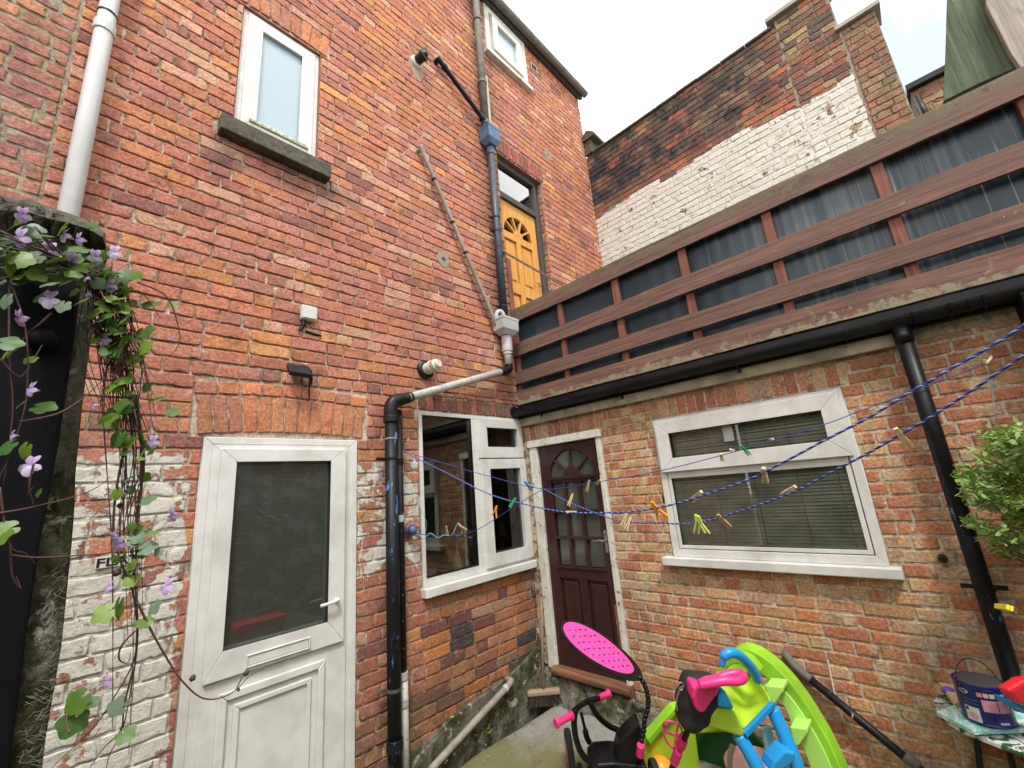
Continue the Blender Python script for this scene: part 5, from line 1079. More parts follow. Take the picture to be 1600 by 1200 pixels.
def leaf_shape(mb, c, nrm, up, s, mi=0, lobes=5):
    nrm = nrm/np.linalg.norm(nrm); up = up-nrm*np.dot(up, nrm); up /= np.linalg.norm(up)+1e-9; sd_ = np.cross(up, nrm); pts = [(0, 0)]
    N = 22
    for k in range(N):
        th = -pi*.42+(pi*1.84)*k/(N-1); lob = .78+.22*abs(cos((th-pi/2)*lobes/2*1.02)); r = lob*(1+.18*cos(th-pi/2)); pts.append((r*cos(th), r*sin(th)+.1))
    vs = []
    for (x, y) in pts: vs.append(c+sd_*x*s*.5+up*y*s*.5+nrm*(-.10*s*(x*x+y*y)+.05*s*abs(x)))
    mb.add(vs, [(0, k, k+1) for k in range(1, N)], mi)
lm = MB(); spec = [(18, 410, .052, 1), (40, 432, .060, 1), (72, 452, .058, 1), (22, 352, .062, 1), (58, 362, .05, 1), (95, 432, .052, 0), (122, 424, .05, 0), (150, 440, .06, 0), (60, 462, .035, 1), (195, 428, .045, 0), (118, 400, .03, 1), (178, 462, .05, 0), (196, 480, .045, 0), (205, 490, .05, 0), (240, 472, .055, 0), (160, 500, .05, 0), (180, 520, .045, 0), (225, 515, .055, 0), (208, 555, .05, 0), (222, 545, .045, 0), (168, 545, .04, 0), (6, 535, .05, 0), (12, 552, .045, 0), (50, 560, .03, 0), (200, 630, .055, 0), (240, 625, .05, 0), (275, 642, .04, 0), (62, 635, .05, 0), (36, 628, .03, 0), (185, 680, .055, 0), (270, 475, .028, 0), (15, 825, .045, 0), (6, 835, .04, 0), (225, 857, .045, 1), (185, 945, .055, 0), (168, 955, .05, 0), (240, 946, .04, 1), (205, 1085, .012, 0), (125, 1092, .055, 0), (118, 1122, .058, 0), (140, 1096, .03, 0), (60, 768, .02, 0), (50, 762, .025, 0), (215, 975, .028, 0), (15, 695, .045, 0), (40, 700, .04, 0), (238, 833, .03, 0), (250, 860, .025, 1), (190, 595, .04, 0), (160, 620, .035, 0)]
for (u, v, s, g_) in spec:
    c = vat(u, v, RV.uniform(.93, 1.06)); s *= .64; nrm = -CF*RV.uniform(.5, 1)+CR*RV.uniform(-.6, .6)+np.array([0, 0, RV.uniform(.2, 1.1)]); leaf_shape(lm, c, nrm, np.array([RV.uniform(-1, 1), RV.uniform(-.3, .3), RV.uniform(-1, .4)]), s, g_)
for k in range(95):
    u = RV.uniform(-20, 215); v = 395+.18*max(u, 0)+RV.gauss(0, 26)+(RV.uniform(0, 90) if u > 150 else 0); c = vat(u, v, RV.uniform(.9, 1.1)); leaf_shape(lm, c, -CF*RV.uniform(.3, 1)+CR*RV.uniform(-.8, .8)+np.array([0, 0, RV.uniform(.2, 1.3)]), np.array([RV.uniform(-1, 1), RV.uniform(-.3, .3), RV.uniform(-1, .4)]), RV.uniform(.016, .034), 1 if (u < 110 and RV.random() < .55) else 0)
for k in range(26):
    v = RV.uniform(440, 720); u = np.interp(v, [440, 540, 720], [185, 195, 205])+RV.gauss(0, 26); leaf_shape(lm, vat(u, v, RV.uniform(.95, 1.12)), -CF*RV.uniform(.3, 1)+CR*RV.uniform(-.9, .9)+np.array([0, 0, RV.uniform(.0, 1.3)]), np.array([RV.uniform(-1, 1), RV.uniform(-.3, .3), RV.uniform(-1, .2)]), RV.uniform(.012, .028), 0)
for c in leafpos: leaf_shape(lm, c+np.array([RV.uniform(-.01, .01), RV.uniform(-.02, .0), RV.uniform(-.01, .01)]), -CF+CR*RV.uniform(-.9, .9)+np.array([0, 0, RV.uniform(-.2, 1.2)]), np.array([RV.uniform(-1, 1), 0, RV.uniform(-1, .2)]), RV.uniform(.014, .028), 1 if RV.random() < .2 else 0)
lf = lm.build('leaf', [M['leaf'], M['leaf_grey']], VN, smooth=True); lf['kind'] = 'stuff'
def flower(u, v, s=.030, pale=0, t=None):
    c = vat(u, v, RV.uniform(.93, 1.0)); s *= .78; nrm = -CF+CR*RV.uniform(-.7, .7)+np.array([0, 0, RV.uniform(-.2, .6)]); nrm /= np.linalg.norm(nrm); up = np.array([0, 0, 1.0])-nrm*nrm[2]; up /= np.linalg.norm(up); sd_ = np.cross(up, nrm); mb = MB()
    for k, (a, l, w2) in enumerate(((70, 1, .3), (112, 1, .3), (205, .8, .34), (270, .95, .42), (335, .8, .34))):
        d_ = sd_*cos(rad(a))+up*sin(rad(a)); e_ = -sd_*sin(rad(a))+up*cos(rad(a)); vs = []
        for (f_, ww) in ((0, .12), (.35, .8), (.7, 1), (.95, .6), (1.05, .05)):
            for q in (-1, 1): vs.append(c+d_*s*l*f_*.62+e_*s*w2*ww*q*.62+nrm*s*(.25*f_-.30*f_*f_+(.06 if q < 0 else 0)))
        mb.add(vs, [(2*i, 2*i+1, 2*i+3, 2*i+2) for i in range(4)], 0 if (k < 2 or not pale) else 1)
    mb.lathe(c-nrm*s*.5, nrm, [(0, s*.05), (s*.25, s*.14), (s*.5, s*.2), (s*.55, s*.05)], 8)
    mb.build('flower', [M['petal'], M['petal_pale']], VN, smooth=True)
for (u, v, s, p_) in [(36, 336, .032, 0), (34, 372, .042, 0), (102, 368, .034, 1), (125, 374, .03, 0), (76, 392, .042, 0), (150, 402, .034, 1), (179, 395, .034, 1), (172, 446, .032, 0), (78, 468, .042, 1), (136, 434, .022, 0), (138, 459, .018, 0), (112, 405, .03, 0), (32, 497, .034, 0), (166, 530, .028, 0), (50, 608, .030, 0), (48, 728, .042, 1), (145, 634, .026, 0), (270, 527, .018, 0), (240, 690, .03, 0), (186, 850, .03, 0), (262, 916, .034, 0), (270, 805, .03, 0), (168, 1065, .022, 0), (170, 917, .022, 0), (20, 680, .02, 0), (178, 838, .02, 0)]: flower(u, v, s*.8, p_)
for (u, v, s) in ((299, 1060, .010), (383, 1052, .010), (372, 1078, .005), (182, 765, .008), (186, 790, .009), (180, 895, .012), (262, 912, .008)):
    s *= .8; MB().lathe(vat(u, v, 1.1)-np.array([0, 0, s*.6]), (.3, -.2, 1), [(0, .0008), (s*.4, s*.6), (s*.9, s*.55), (s*1.3, s*.15)], 8).build('seed_pod', M['stem_dark'], VN, smooth=True)
# ------------------------------------------------------------------ bush on the right
BU = empty('privet_bush', at(1640, 950, 2.0), 'light green small-leaved bush growing in from the right edge over the brick wall', 'bush')
mb = MB(); RB = random.Random(9); tips = []
for k in range(95):
    e = (RB.uniform(1500, 1640), RB.uniform(665, 850)); 
    if (e[0]-1600)**2/105**2+(e[1]-760)**2/110**2 > 1: continue
    t = RB.uniform(1.55, 2.0); P = [at(1690, 900+RB.uniform(-90, 60), 1.9), at((e[0]+1680)/2, e[1]+RB.uniform(10, 50), t+.05), at(e[0], e[1], t)]; Q = smooth_path(P, 6); mb.tube(Q, [.004*(1-.8*i/len(Q)) for i in range(len(Q))], 5); tips.append(Q)
mb.build('branch', M['stem'], BU, smooth=True); mb = MB()
def oval_leaf(mb, c, d, nrm, l, w_, mi=0):
    d = d/np.linalg.norm(d); nrm = nrm-d*np.dot(nrm, d); nrm /= np.linalg.norm(nrm)+1e-9; s_ = np.cross(d, nrm); vs = []
    for (f_, ww) in ((0, .08), (.25, .8), (.5, 1), (.78, .65), (1, .04)):
        for q in (-1, 0, 1): vs.append(c+d*l*f_+s_*w_*ww*q*.5+nrm*(-l*.18*f_*f_+(.12*w_*abs(q))))
    mb.add(vs, [(3*i+j, 3*i+j+1, 3*i+j+4, 3*i+j+3) for i in range(4) for j in range(2)], mi)
for Q in tips:
    for i in range(6, len(Q)):
        for r_ in range(6):
            ax_ = Q[i]-Q[i-1]; d = ax_/np.linalg.norm(ax_)*.7+np.array([RB.uniform(-1, 1), RB.uniform(-1, 1), RB.uniform(-.7, 1)]); oval_leaf(mb, Q[i]+np.array([RB.uniform(-.02, .02) for _ in range(3)]), d, np.array([RB.uniform(-.6, .6)-.3, RB.uniform(-.6, .6)-.2, 1.0]), RB.uniform(.018, .044), RB.uniform(.009, .020))
lf = mb.build('leaf', M['bush_leaf'], BU, smooth=True); lf['kind'] = 'stuff'
for px in (((1492, 775), (1520, 757), (1550, 730), (1600, 700)), ((1500, 823), (1540, 790), (1600, 745)), ((1540, 862), (1570, 845), (1620, 820))):
    MB().tube(smooth_path([at(u, v, 1.75) for u, v in px], 5), .0015, 5).build('twig', M['cream'], BU)
# ------------------------------------------------------------------ broom
b0 = onZ(851, 1102, .0); hd = b0+np.array([0, 0, .115]); top = PA(844, 862, .03)
BR = empty('yard_broom', b0, 'old wooden yard broom with dark bristles leaning in the corner beside the plum door', 'broom')
MB().tube([hd, hd+(top-hd)*.5, top], .013, 12).build('handle', M['broom_wood'], BR, smooth=True)
sdv = CR.copy(); sdv[2] = 0; sdv /= np.linalg.norm(sdv); fw = np.cross((0, 0, 1), sdv)
mb = MB(); mb.obox(hd+np.array([0, 0, -.012]), sdv, fw, (0, 0, 1), .145, .032, .022); mb.build('head', M['broom_wood'], BR, bevel=.012)
mb = MB()
for k in range(420):
    u = RB.uniform(-.135, .135); v = RB.uniform(-.026, .026); a = hd+sdv*u+fw*v+np.array([0, 0, -.03]); mb.tube([a, a+sdv*(u*.25+RB.uniform(-.01, .01))+fw*(v*.8+RB.uniform(-.01, .01))-np.array([0, 0, .080])], .0018, 3, cap=False)
mb.build('bristles', M['bristle'], BR)
# black pole leaning low on the extension wall
pz0, pz1 = PB(1234, 1035, .04), PB(1425, 1192, .06); d_ = (pz1-pz0)/np.linalg.norm(pz1-pz0)
PO = empty('black_pipe', pz1, 'black paint-splashed waste pipe running down the brick wall beside the green slide', 'pipe')
MB().tube([pz0+d_*.09, pz0+d_*.5, pz1+d_*.5], .023, 14).build('barrel', M['black_white'], PO, smooth=True)
mb = MB(); mb.tube(smooth_path([PB(1228, 1018, -.02), PB(1229, 1024, .03), pz0+d_*.03, pz0+d_*.12], 5), [.020]*5+[.027]*11, 12); mb.build('elbow', M['rust_grey'], PO, smooth=True)
e_ = PB(1424, 1188, .06); MB().lathe(e_-d_*.03, d_, [(0, .030), (.06, .031)], 14).build('collar', M['rust_grey'], PO, bevel=.004)
b = MB().tube([PB(1293, 1032, .002), PB(1299, 1060, .002), PB(1304, 1084, .002)], .005, 6); tag(b.build('plaster_streak', M['old_white']), 'thin white dribble of paint on the bricks above the black pipe', 'paint mark')
# ------------------------------------------------------------------ toys
def tpath(px, t, seg=6): return smooth_path([at(u, v, t if not hasattr(t, '__len__') else t[i]) for i, (u, v) in enumerate(px)], seg)
TR = empty('push_tricycle', onZ(960, 1290, 0), 'black and pink toddler push tricycle with a black bag and pink looped handle', 'tricycle'); t_ = 2.7
f = MB(); f.tube(tpath([(886, 1121), (900, 1108), (916, 1097), (936, 1091)], [2.62, 2.68, 2.75, 2.8]), .017, 10)
f.tube(tpath([(899, 1108), (897, 1130), (901, 1158), (913, 1183), (938, 1197), (975, 1203), (1010, 1206)], 2.66), .019, 12); f.tube(tpath([(922, 1097), (932, 1116), (950, 1133), (972, 1143), (990, 1150)], [2.75, 2.8, 2.85, 2.85, 2.8]), .019, 12)
f.tube(tpath([(908, 1114), (913, 1135), (917, 1152), (921, 1160)], 2.72), [.010]*8+[.018]*11, 8)
FR = f.build('frame', M['black_plastic'], TR, smooth=True)
for a, b_ , ta, tb in (((868, 1131), (894, 1117), 2.55, 2.62), ((929, 1095), (952, 1083), 2.8, 2.86)):
    p0, p1 = at(*a, ta), at(*b_, tb); d_ = p1-p0; l = np.linalg.norm(d_); mb = MB(); mb.lathe(p0, d_, [(0, .001), (0, .026), (.008, .028), (.016, .021), (l*.5, .019), (l-.014, .021), (l-.006, .029), (l, .026)], 18); mb.build('grip', M['pink'], TR, smooth=False, bevel=.001)
mb = MB(); pts = [at(u, v, 2.62) for u, v in ((1000, 1130), (1006, 1150), (1008, 1185), (985, 1205), (962, 1205), (964, 1178), (968, 1160), (985, 1143))]; mb.prism(pts, CF*.10); mb.build('seat_back', M['black_plastic'], TR, bevel=.014)
mb = MB(); pts = [at(u, v, 2.60) for u, v in ((925, 1205), (935, 1196), (960, 1194), (1012, 1200), (1012, 1250), (925, 1250))]; mb.prism(pts, CF*.18); mb.build('seat', M['black_plastic'], TR, bevel=.012)
pm = plain('black_rubber_tyre', (.012, .012, .013), .8); 
for (u, v, t, r, w2) in ((905, 1330, 2.7, .13, .04), (1040, 1330, 2.5, .09, .04), (985, 1370, 2.4, .09, .04)):
    c = at(u, v, t); c[2] = r; mb = MB(); mb.lathe(c-sdv*w2/2, sdv, [(0, r*.5), (0, r*.92), (.006, r), (w2-.006, r), (w2, r*.92), (w2, r*.5)], 28); wh = mb.build('wheel', pm, TR); mb = MB(); mb.lathe(c-sdv*(w2/2+.003), sdv, [(0, r*.2), (.003, r*.6), (w2+.003, r*.6), (w2+.006, r*.2)], 20); mb.build('hub', M['pink'], wh)
MB().tube([at(905, 1195, 2.68), at(905, 1240, 2.70), np.array([*at(905, 1330, 2.7)[:2], .13])], .018, 10).build('fork', M['black_plastic'], TR); MB().tube([at(960, 1210, 2.68), np.array([*at(1010, 1340, 2.48)[:2], .12])], .02, 10).build('chassis', M['black_plastic'], TR)
# bead neck and pink sunshade pad
ch = tpath([(998, 1056), (1006, 1068), (1011, 1082), (1013, 1097), (1011, 1112), (1007, 1126), (1006, 1140), (1003, 1155), (1001, 1168)], 2.58, 8); mb = MB(); seg = [0]
for i in range(len(ch)-1): seg.append(seg[-1]+np.linalg.norm(ch[i+1]-ch[i]))
nb = 15
for k in range(nb):
    s_ = seg[-1]*(k+.5)/nb; c = np.array([np.interp(s_, seg, [q[j] for q in ch]) for j in range(3)]); c2 = np.array([np.interp(min(s_+.01, seg[-1]+.01), seg, [q[j] for q in ch]) for j in range(3)]); r = .0165
    ax_ = c2-c if np.linalg.norm(c2-c) > 1e-4 else np.array([0, 0, -1]); ax_ = ax_/np.linalg.norm(ax_); mb.lathe(c-ax_*r, ax_, [(0, .004)]+[(r*(1-cos(pi*j/8)), r*sin(pi*j/8)) for j in range(1, 8)]+[(2*r, .004)], 12)
mb.build('bead_neck', M['black_plastic'], TR, smooth=True)
pa_, pb_ = at(876, 978, 2.50), at(1003, 1056, 2.60); ux = (pb_-pa_); Lp = np.linalg.norm(ux); ux /= Lp; uy = np.cross(ux, CF); uy /= np.linalg.norm(uy); uy = uy*.42+CF*.9; uy /= np.linalg.norm(uy); un = np.cross(ux, uy); c = (pa_+pb_)/2
def pad(mb, sx, sy, off, th, holes=False, shift=0):
    pts = []
    for k in range(40):
        a = 2*pi*k/40; x = cos(a)*Lp/2*sx+shift; y = sin(a)*.115*sy*(1-.10*cos(a)); pts.append(c+ux*x+uy*y+un*off)
    mb.prism(pts, un*th)
if un[2] < 0: un = -un
mb = MB(); pad(mb, 1, 1, -.006, .012); SP = mb.build('sunshade', M['black_plastic'], TR, bevel=.004)
mb = MB(); pad(mb, .86, .82, .0061, .004, shift=-.03)
for i in range(-6, 7):
    for j in range(-3, 4):
        x = i/7.2*Lp/2*.86-.03; y = j/4.4*.095
        if (i/7.2)**2+(j/4.4)**2 < .8 and (i+j) % 2 == 0: mb.obox(c+ux*x+uy*y+un*.0108+ux*random.uniform(-.006, .006), ux+.3*uy, uy, un, random.uniform(.005, .012), .0035, .0008, 1)
mb.build('pad', [M['pink_pad'], M['black_cloth']], SP)
MB().lathe(at(1001, 1164, 2.56), at(1000, 1182, 2.57)-at(1001, 1164, 2.56), [(0, .022), (.07, .024), (.075, .02)], 14).build('pink_clip', M['pink'], TR, bevel=.002)
# parent pole, cup holder, bag, handle
MB().tube([at(1112, 1070, 2.18), at(1080, 1128, 2.24), at(1062, 1172, 2.32), at(1040, 1225, 2.4), at(1010, 1300, 2.5)], .016, 12).build('push_pole', M['black_plastic'], TR, smooth=True)
for (u0, v0, u1, v1, r) in ((1067, 1156, 1063, 1166, .026), (1060, 1174, 1053, 1192, .023)): p0, p1 = at(u0, v0, 2.28), at(u1, v1, 2.30); MB().lathe(p0, p1-p0, [(0, r*.9), (.004, r), (np.linalg.norm(p1-p0)-.004, r), (np.linalg.norm(p1-p0), r*.9)], 16).build('pole_collar', M['pink'], TR)
mb = MB(); rg = [at(1051+15*cos(a)*(1), 1138+10*sin(a)+5*cos(a), 2.25+.03*sin(a)) for a in np.linspace(0, 2*pi, 20)]; mb.tube(rg, .005, 8); mb.tube(tpath([(1040, 1130), (1037, 1145), (1045, 1163), (1058, 1174)], 2.25), .006, 8); mb.tube(tpath([(1060, 1130), (1056, 1150), (1054, 1168)], 2.24), .006, 8); mb.tube(tpath([(1040, 1142), (1052, 1148), (1060, 1152)], 2.25), .004, 8); mb.build('cup_holder', M['pink'], TR, smooth=True)
bm_ = bmesh.new(); bmesh.ops.create_icosphere(bm_, subdivisions=4, radius=1); bc = at(1087, 1096, 2.24); be = at(1100, 1060, 2.24)-at(1072, 1140, 2.24); be /= np.linalg.norm(be); bs = np.cross(be, CF); bs /= np.linalg.norm(bs); bf = np.cross(bs, be)
for v in bm_.verts:
    q = np.array(v.co); q = np.sign(q)*np.abs(q)**.72; nz = 1+.10*(float(vnoise(q[0]*3+9, q[1]*3+q[2]*2))-.5)+.05*math.sin(q[1]*9+q[0]*3); w2 = .098*(1.0+.25*q[1]); v.co = Vector(bc+bs*q[0]*w2*nz+be*q[1]*.150*nz+bf*q[2]*.075*nz)
me = bpy.data.meshes.new('bag'); bm_.to_mesh(me); bm_.free(); BG = link('bag', me, TR, [M['black_cloth']], smooth=True)
mb = MB(); mb.tube(tpath([(1066, 1072), (1060, 1082), (1057, 1096), (1058, 1110)], 2.19), .004, 6); mb.tube([at(1064+4*cos(a), 1072+6*sin(a), 2.19) for a in np.linspace(0, 2*pi, 12)], .003, 6); mb.build('zip', M['steel'], BG)
mb = MB(); pts = [at(u, v, 2.13) for u, v in ((1084, 1074), (1100, 1078), (1126, 1072), (1122, 1085), (1112, 1098), (1103, 1112), (1095, 1116), (1087, 1108), (1082, 1092))]; mb.prism(pts, CF*.09); mb.build('handle_socket', M['pink'], TR, bevel=.012)
hp_ = tpath([(1094, 1070), (1108, 1068), (1130, 1064), (1152, 1064), (1161, 1060), (1160, 1054), (1148, 1052), (1134, 1055), (1120, 1061), (1105, 1064), (1094, 1070)], [2.10, 2.09, 2.08, 2.08, 2.1, 2.13, 2.15, 2.15, 2.14, 2.12, 2.11], 6); MB().tube(hp_, .0215, 14).build('looped_handle', M['pink'], TR, smooth=True)
# puzzle mat scrap on the ground
p0 = onZ(945, 1195, .03); b = empty('foam_mat', p0, 'yellow and pale blue toothed foam mat scrap on the concrete behind the tricycle frame', 'mat')
hy = .02; pxs = [(936, 1190), (943, 1178), (947, 1181), (951, 1170), (956, 1173), (959, 1162), (964, 1165), (966, 1155), (972, 1150), (974, 1164), (966, 1185), (955, 1195)]; MB().prism([onZ(u, v, hy) for u, v in pxs], (0, 0, .012)).build('yellow_piece', M['yellow'], b)
MB().prism([onZ(u, v, hy+.013) for u, v in ((930, 1185), (945, 1180), (955, 1182), (964, 1170), (962, 1190), (950, 1210), (930, 1200))], (0, 0, .012)).build('blue_piece', M['lightblue'], b)
# slide and ladder playset
SL = empty('toddler_slide', onZ(1180, 1330, 0), 'lime green toddler slide with a blue ladder and blue top handles against the brick wall', 'slide'); ts = 2.75
HF = CF.copy(); HF[2] = 0; HF /= np.linalg.norm(HF)
def arcband(outer, inner, xp, th, mat, name, parent=SL, bevel=.008):
    mb = MB(); o = [onX(u, v, xp) for u, v in outer]; i_ = [onX(u, v, xp) for u, v in inner]; n = len(o); d = np.array([th, 0, 0]); vs = o+i_+[q+d for q in o]+[q+d for q in i_]; fs = []
    for k in range(n-1): fs += [(k, k+1, n+k+1, n+k), (2*n+k, 3*n+k, 3*n+k+1, 2*n+k+1), (k, 2*n+k, 2*n+k+1, k+1), (n+k, n+k+1, 3*n+k+1, 3*n+k)]
    fs += [(0, n, 3*n, 2*n), (n-1, 3*n-1, 4*n-1, 2*n-1)]; mb.add(vs, fs); return mb.build(name, mat, parent, bevel=bevel)
sm = lambda px, n=4: [tuple(q[:2]) for q in smooth_path([(u, v, 0) for u, v in px], n)]
OUT = sm([(1122, 1048), (1132, 1028), (1155, 1013), (1182, 1020), (1215, 1045), (1248, 1083), (1280, 1132), (1304, 1177), (1330, 1240), (1350, 1310)]); INN = sm([(1150, 1075), (1155, 1062), (1168, 1052), (1185, 1052), (1205, 1068), (1222, 1098), (1240, 1140), (1262, 1185), (1285, 1245), (1300, 1310)])
arcband(OUT, INN, -.42, .12, M['lime'], 'side_rail'); arcband(sm([(1206, 1064), (1235, 1090), (1268, 1138), (1295, 1190), (1320, 1260)]), sm([(1190, 1074), (1222, 1098), (1240, 1140), (1262, 1185), (1285, 1260)]), -.43, .03, M['palegreen'], 'rail_lip', bevel=.003)
arcband(sm([(1120, 1050), (1133, 1030), (1150, 1020), (1172, 1028), (1190, 1048)]), sm([(1125, 1062), (1137, 1044), (1150, 1038), (1166, 1046), (1178, 1062)]), -.62, .06, M['lime'], 'hood')
for (u, v) in ((1211, 1080), (1249, 1145)):
    mb = MB(); mb.prism([onX(q+u-1211, r+v-1080, -.55) for q, r in ((1196, 1071), (1223, 1074), (1224, 1080), (1212, 1098), (1206, 1102), (1200, 1092))], (.12, 0, 0)); mb.build('bracket', M['palegreen'], SL, bevel=.005)
MB().tube(tpath([(1128, 1040), (1131, 1026), (1142, 1020), (1155, 1024), (1168, 1036), (1178, 1050), (1184, 1062)], [2.2, 2.2, 2.2, 2.22, 2.24, 2.26, 2.28]), [.016]*6+[.024]*31, 14).build('top_handle', M['toy_blue'], SL, smooth=True)
# trough-shaped platform
mb = MB(); pl = [[(1110, 1046), (1140, 1040), (1168, 1048), (1180, 1062)], [(1125, 1082), (1150, 1062), (1172, 1060), (1190, 1066)], [(1140, 1108), (1158, 1090), (1182, 1086), (1200, 1078)], [(1158, 1146), (1163, 1142), (1204, 1110), (1210, 1098)]]
P3 = [[at(u, v, t) for (u, v), t in zip(row, tt)] for row, tt in zip(pl, ((2.55, 2.6, 2.6, 2.45), (2.35, 2.55, 2.55, 2.35), (2.25, 2.45, 2.45, 2.28), (2.18, 2.22, 2.22, 2.2)))]
vs = [q for r in P3 for q in r]; fs = [(i*4+j, i*4+j+1, (i+1)*4+j+1, (i+1)*4+j) for i in range(3) for j in range(3)]; o = mb.add(vs, fs).build('platform', M['lime2'], SL, smooth=True); so_ = o.modifiers.new('th', 'SOLIDIFY'); so_.thickness = .02; so_.offset = -1; ss = o.modifiers.new('s', 'SUBSURF'); ss.levels = 2; ss.render_levels = 2
mb = MB(); mb.prism([at(u, v, 2.17) for u, v in ((1122, 1106), (1146, 1108), (1166, 1149), (1158, 1152), (1104, 1135), (1108, 1122))], HF*.05); mb.build('side_panel', M['lime2'], SL, bevel=.012)
mb = MB(); mb.prism([at(u, v, 2.155) for u, v in ((1127, 1078), (1134, 1080), (1147, 1106), (1144, 1109), (1122, 1104), (1122, 1088))], HF*.05); mb.build('blue_cheek', M['toy_blue'], SL, bevel=.008)
mb = MB(); mb.prism([at(u, v, 2.16) for u, v in ((1163, 1146), (1209, 1098), (1214, 1104), (1168, 1154))], HF*.03); mb.build('platform_edge', M['toy_blue'], SL, bevel=.004)
for px in (((1154, 1148), (1178, 1190), (1200, 1235), (1215, 1290)), ((1206, 1106), (1226, 1150), (1246, 1200), (1266, 1270))): MB().tube(tpath(px, [2.2, 2.15, 2.1, 2.05]), .034, 16).build('ladder_rail', M['toy_blue'], SL, smooth=True)
mb = MB(); mb.prism([at(u, v, 2.06) for u, v in ((1227, 1174), (1243, 1177), (1244, 1190), (1212, 1212), (1205, 1206), (1210, 1192))], HF*.10); mb.build('rung', M['toy_blue'], SL, bevel=.01)
mb = MB(); mb.prism([at(u, v, 2.22) for u, v in ((1189, 1140), (1205, 1135), (1212, 1165), (1213, 1192), (1198, 1192), (1196, 1165))], HF*.02); mb.build('strap', M['lightblue'], SL, bevel=.004)
mb = MB(); mb.prism([at(u, v, 2.75) for u, v in ((1128, 1085), (1118, 1102), (1052, 1112), (1025, 1140), (1008, 1160), (1003, 1200), (1000, 1230), (1100, 1230), (1092, 1180), (1088, 1148), (1140, 1145))], HF*.05); mb.build('chute', M['lime2'], SL, bevel=.015)
mb = MB(); mb.prism([at(u, v, 2.72) for u, v in ((1010, 1156), (1052, 1108), (1085, 1098), (1086, 1104), (1056, 1118), (1016, 1166))], HF*.09); mb.build('chute_rim', M['lime'], SL, bevel=.01)
mb = MB(); mb.prism([onX(u, v, -.12) for u, v in ((1085, 1130), (1160, 1130), (1215, 1190), (1260, 1250), (1090, 1250))], (.03, 0, 0)); mb.build('rear_panel', plain('dark_green_plastic', (.01, .10, .02), .4), SL)
b = MB(); bc_ = at(1033, 1203, 2.68); r = .075; b.lathe(bc_-np.array([0, 0, r]), (0, 0, 1), [(r*(1-cos(pi*j/12)), r*sin(pi*j/12)) for j in range(13)], 24); tag(b.build('ball', M['orange'], None, smooth=True), 'orange toy ball half hidden behind the foot of the lime slide chute', 'ball')
DB = empty('toy_pram', at(1180, 1240, 2.45), 'pale pink toy pram tucked under the slide behind the blue ladder rails', 'toy pram'); cc = at(1180, 1205, 2.45)
mb = MB(); mb.lathe(cc-np.array([0, 0, .16]), (0, 0, 1), [(0, .10), (.12, .15), (.20, .16), (.215, .15), (.19, .13)], 24); mb.build('basket', M['pale_pink'], DB); mb = MB(); mb.tube(tpath([(1145, 1165), (1141, 1180), (1140, 1210)], 2.4), .014, 8); mb.build('handle', M['cream'], DB, smooth=True)
# ------------------------------------------------------------------ table with the paint tin
zt2 = at(1545, 1130, 1.9)[2]; tc0 = onZ(1545, 1118, zt2)
TB = empty('side_table', (tc0[0], tc0[1], 0), 'oval garden table splashed green and white at the lower right, carrying a paint tin', 'table')
mt, nt = newmat('green_white_splashed'); v = coords(nt); n1 = noise(nt, v, 16, 6, .7, 1.2); c = mixc(nt, mrange(nt, n1, .47, .5), (.03, .09, .04), (.66, .68, .64)); c = mixc(nt, mrange(nt, noise(nt, v, 9, 4), .55, .6, 0, .7), c, (.05, .07, .05)); finish(nt, c, .22, n1, .2, .003); M['splash'] = mt
tp = [onZ(u, v, zt2-.03) for u, v in ((1458, 1095), (1468, 1118), (1500, 1138), (1560, 1162), (1640, 1190), (1720, 1180), (1720, 1090), (1600, 1075), (1500, 1070), (1470, 1080))]
MB().prism(tp, (0, 0, -.02)).build('table_top', M['splash'], TB, bevel=.004); ctr = sum(tp)/len(tp)
for dx, dy in ((-.12, 0), (.10, .12), (.10, -.12)): MB().tube([ctr+np.array([dx*.7, dy*.7, -.02]), np.array([ctr[0]+dx*1.4, ctr[1]+dy*1.4, 0])], .012, 8).build('leg', M['black_plastic'], TB)
mt, nt = newmat('comic_cover'); v = coords(nt); n1 = noise(nt, v, 14, 5, .6, 2); c = mixc(nt, mrange(nt, n1, .45, .5), (.72, .76, .73), (.25, .62, .56)); c = mixc(nt, mrange(nt, noise(nt, v, 30, 5), .6, .63), c, (.70, .72, .70)); finish(nt, c, .3); M['comic'] = mt
nb_ = [onZ(u, v, zt2-.005) for u, v in ((1462, 1111), (1520, 1141), (1600, 1138), (1660, 1135), (1640, 1100), (1500, 1098))]
NB = empty('notebook', nb_[0], 'spiral-bound pad with a turquoise and white cover lying under the paint tin', 'notebook'); MB().prism(nb_, (0, 0, -.018)).build('pages', M['comic'], NB, bevel=.001)
mb = MB()
for k in range(26):
    q = onZ(1524+k*4.4, 1139-.06*k, zt2-.012); mb.tube([q+np.array([.006*cos(a), .0, .011*sin(a)]) for a in np.linspace(0, 2*pi, 10)], .0016, 5, cap=False)
mb.build('spiral_binding', M['steel'], NB)
bx = [onZ(u, v, zt2+.02) for u, v in ((1464, 1062), (1492, 1098), (1520, 1092), (1500, 1050), (1482, 1053))]; b = MB().prism(bx, (0, 0, -.03)); tag(b.build('small_box', M['peg_wood'], None, bevel=.003), 'small black-edged wooden box behind the paint tin on the table', 'box')
q = onZ(1482, 1079, zt2+.015); b = MB(); b.lathe(q-np.array([0, 0, .012]), (0, 0, 1), [(0, .012), (.006, .026), (.018, .028), (.028, .012)], 18); tag(b.build('purple_lid', M['purple'], None, smooth=True), 'purple rounded lid lying left of the paint tin', 'lid')
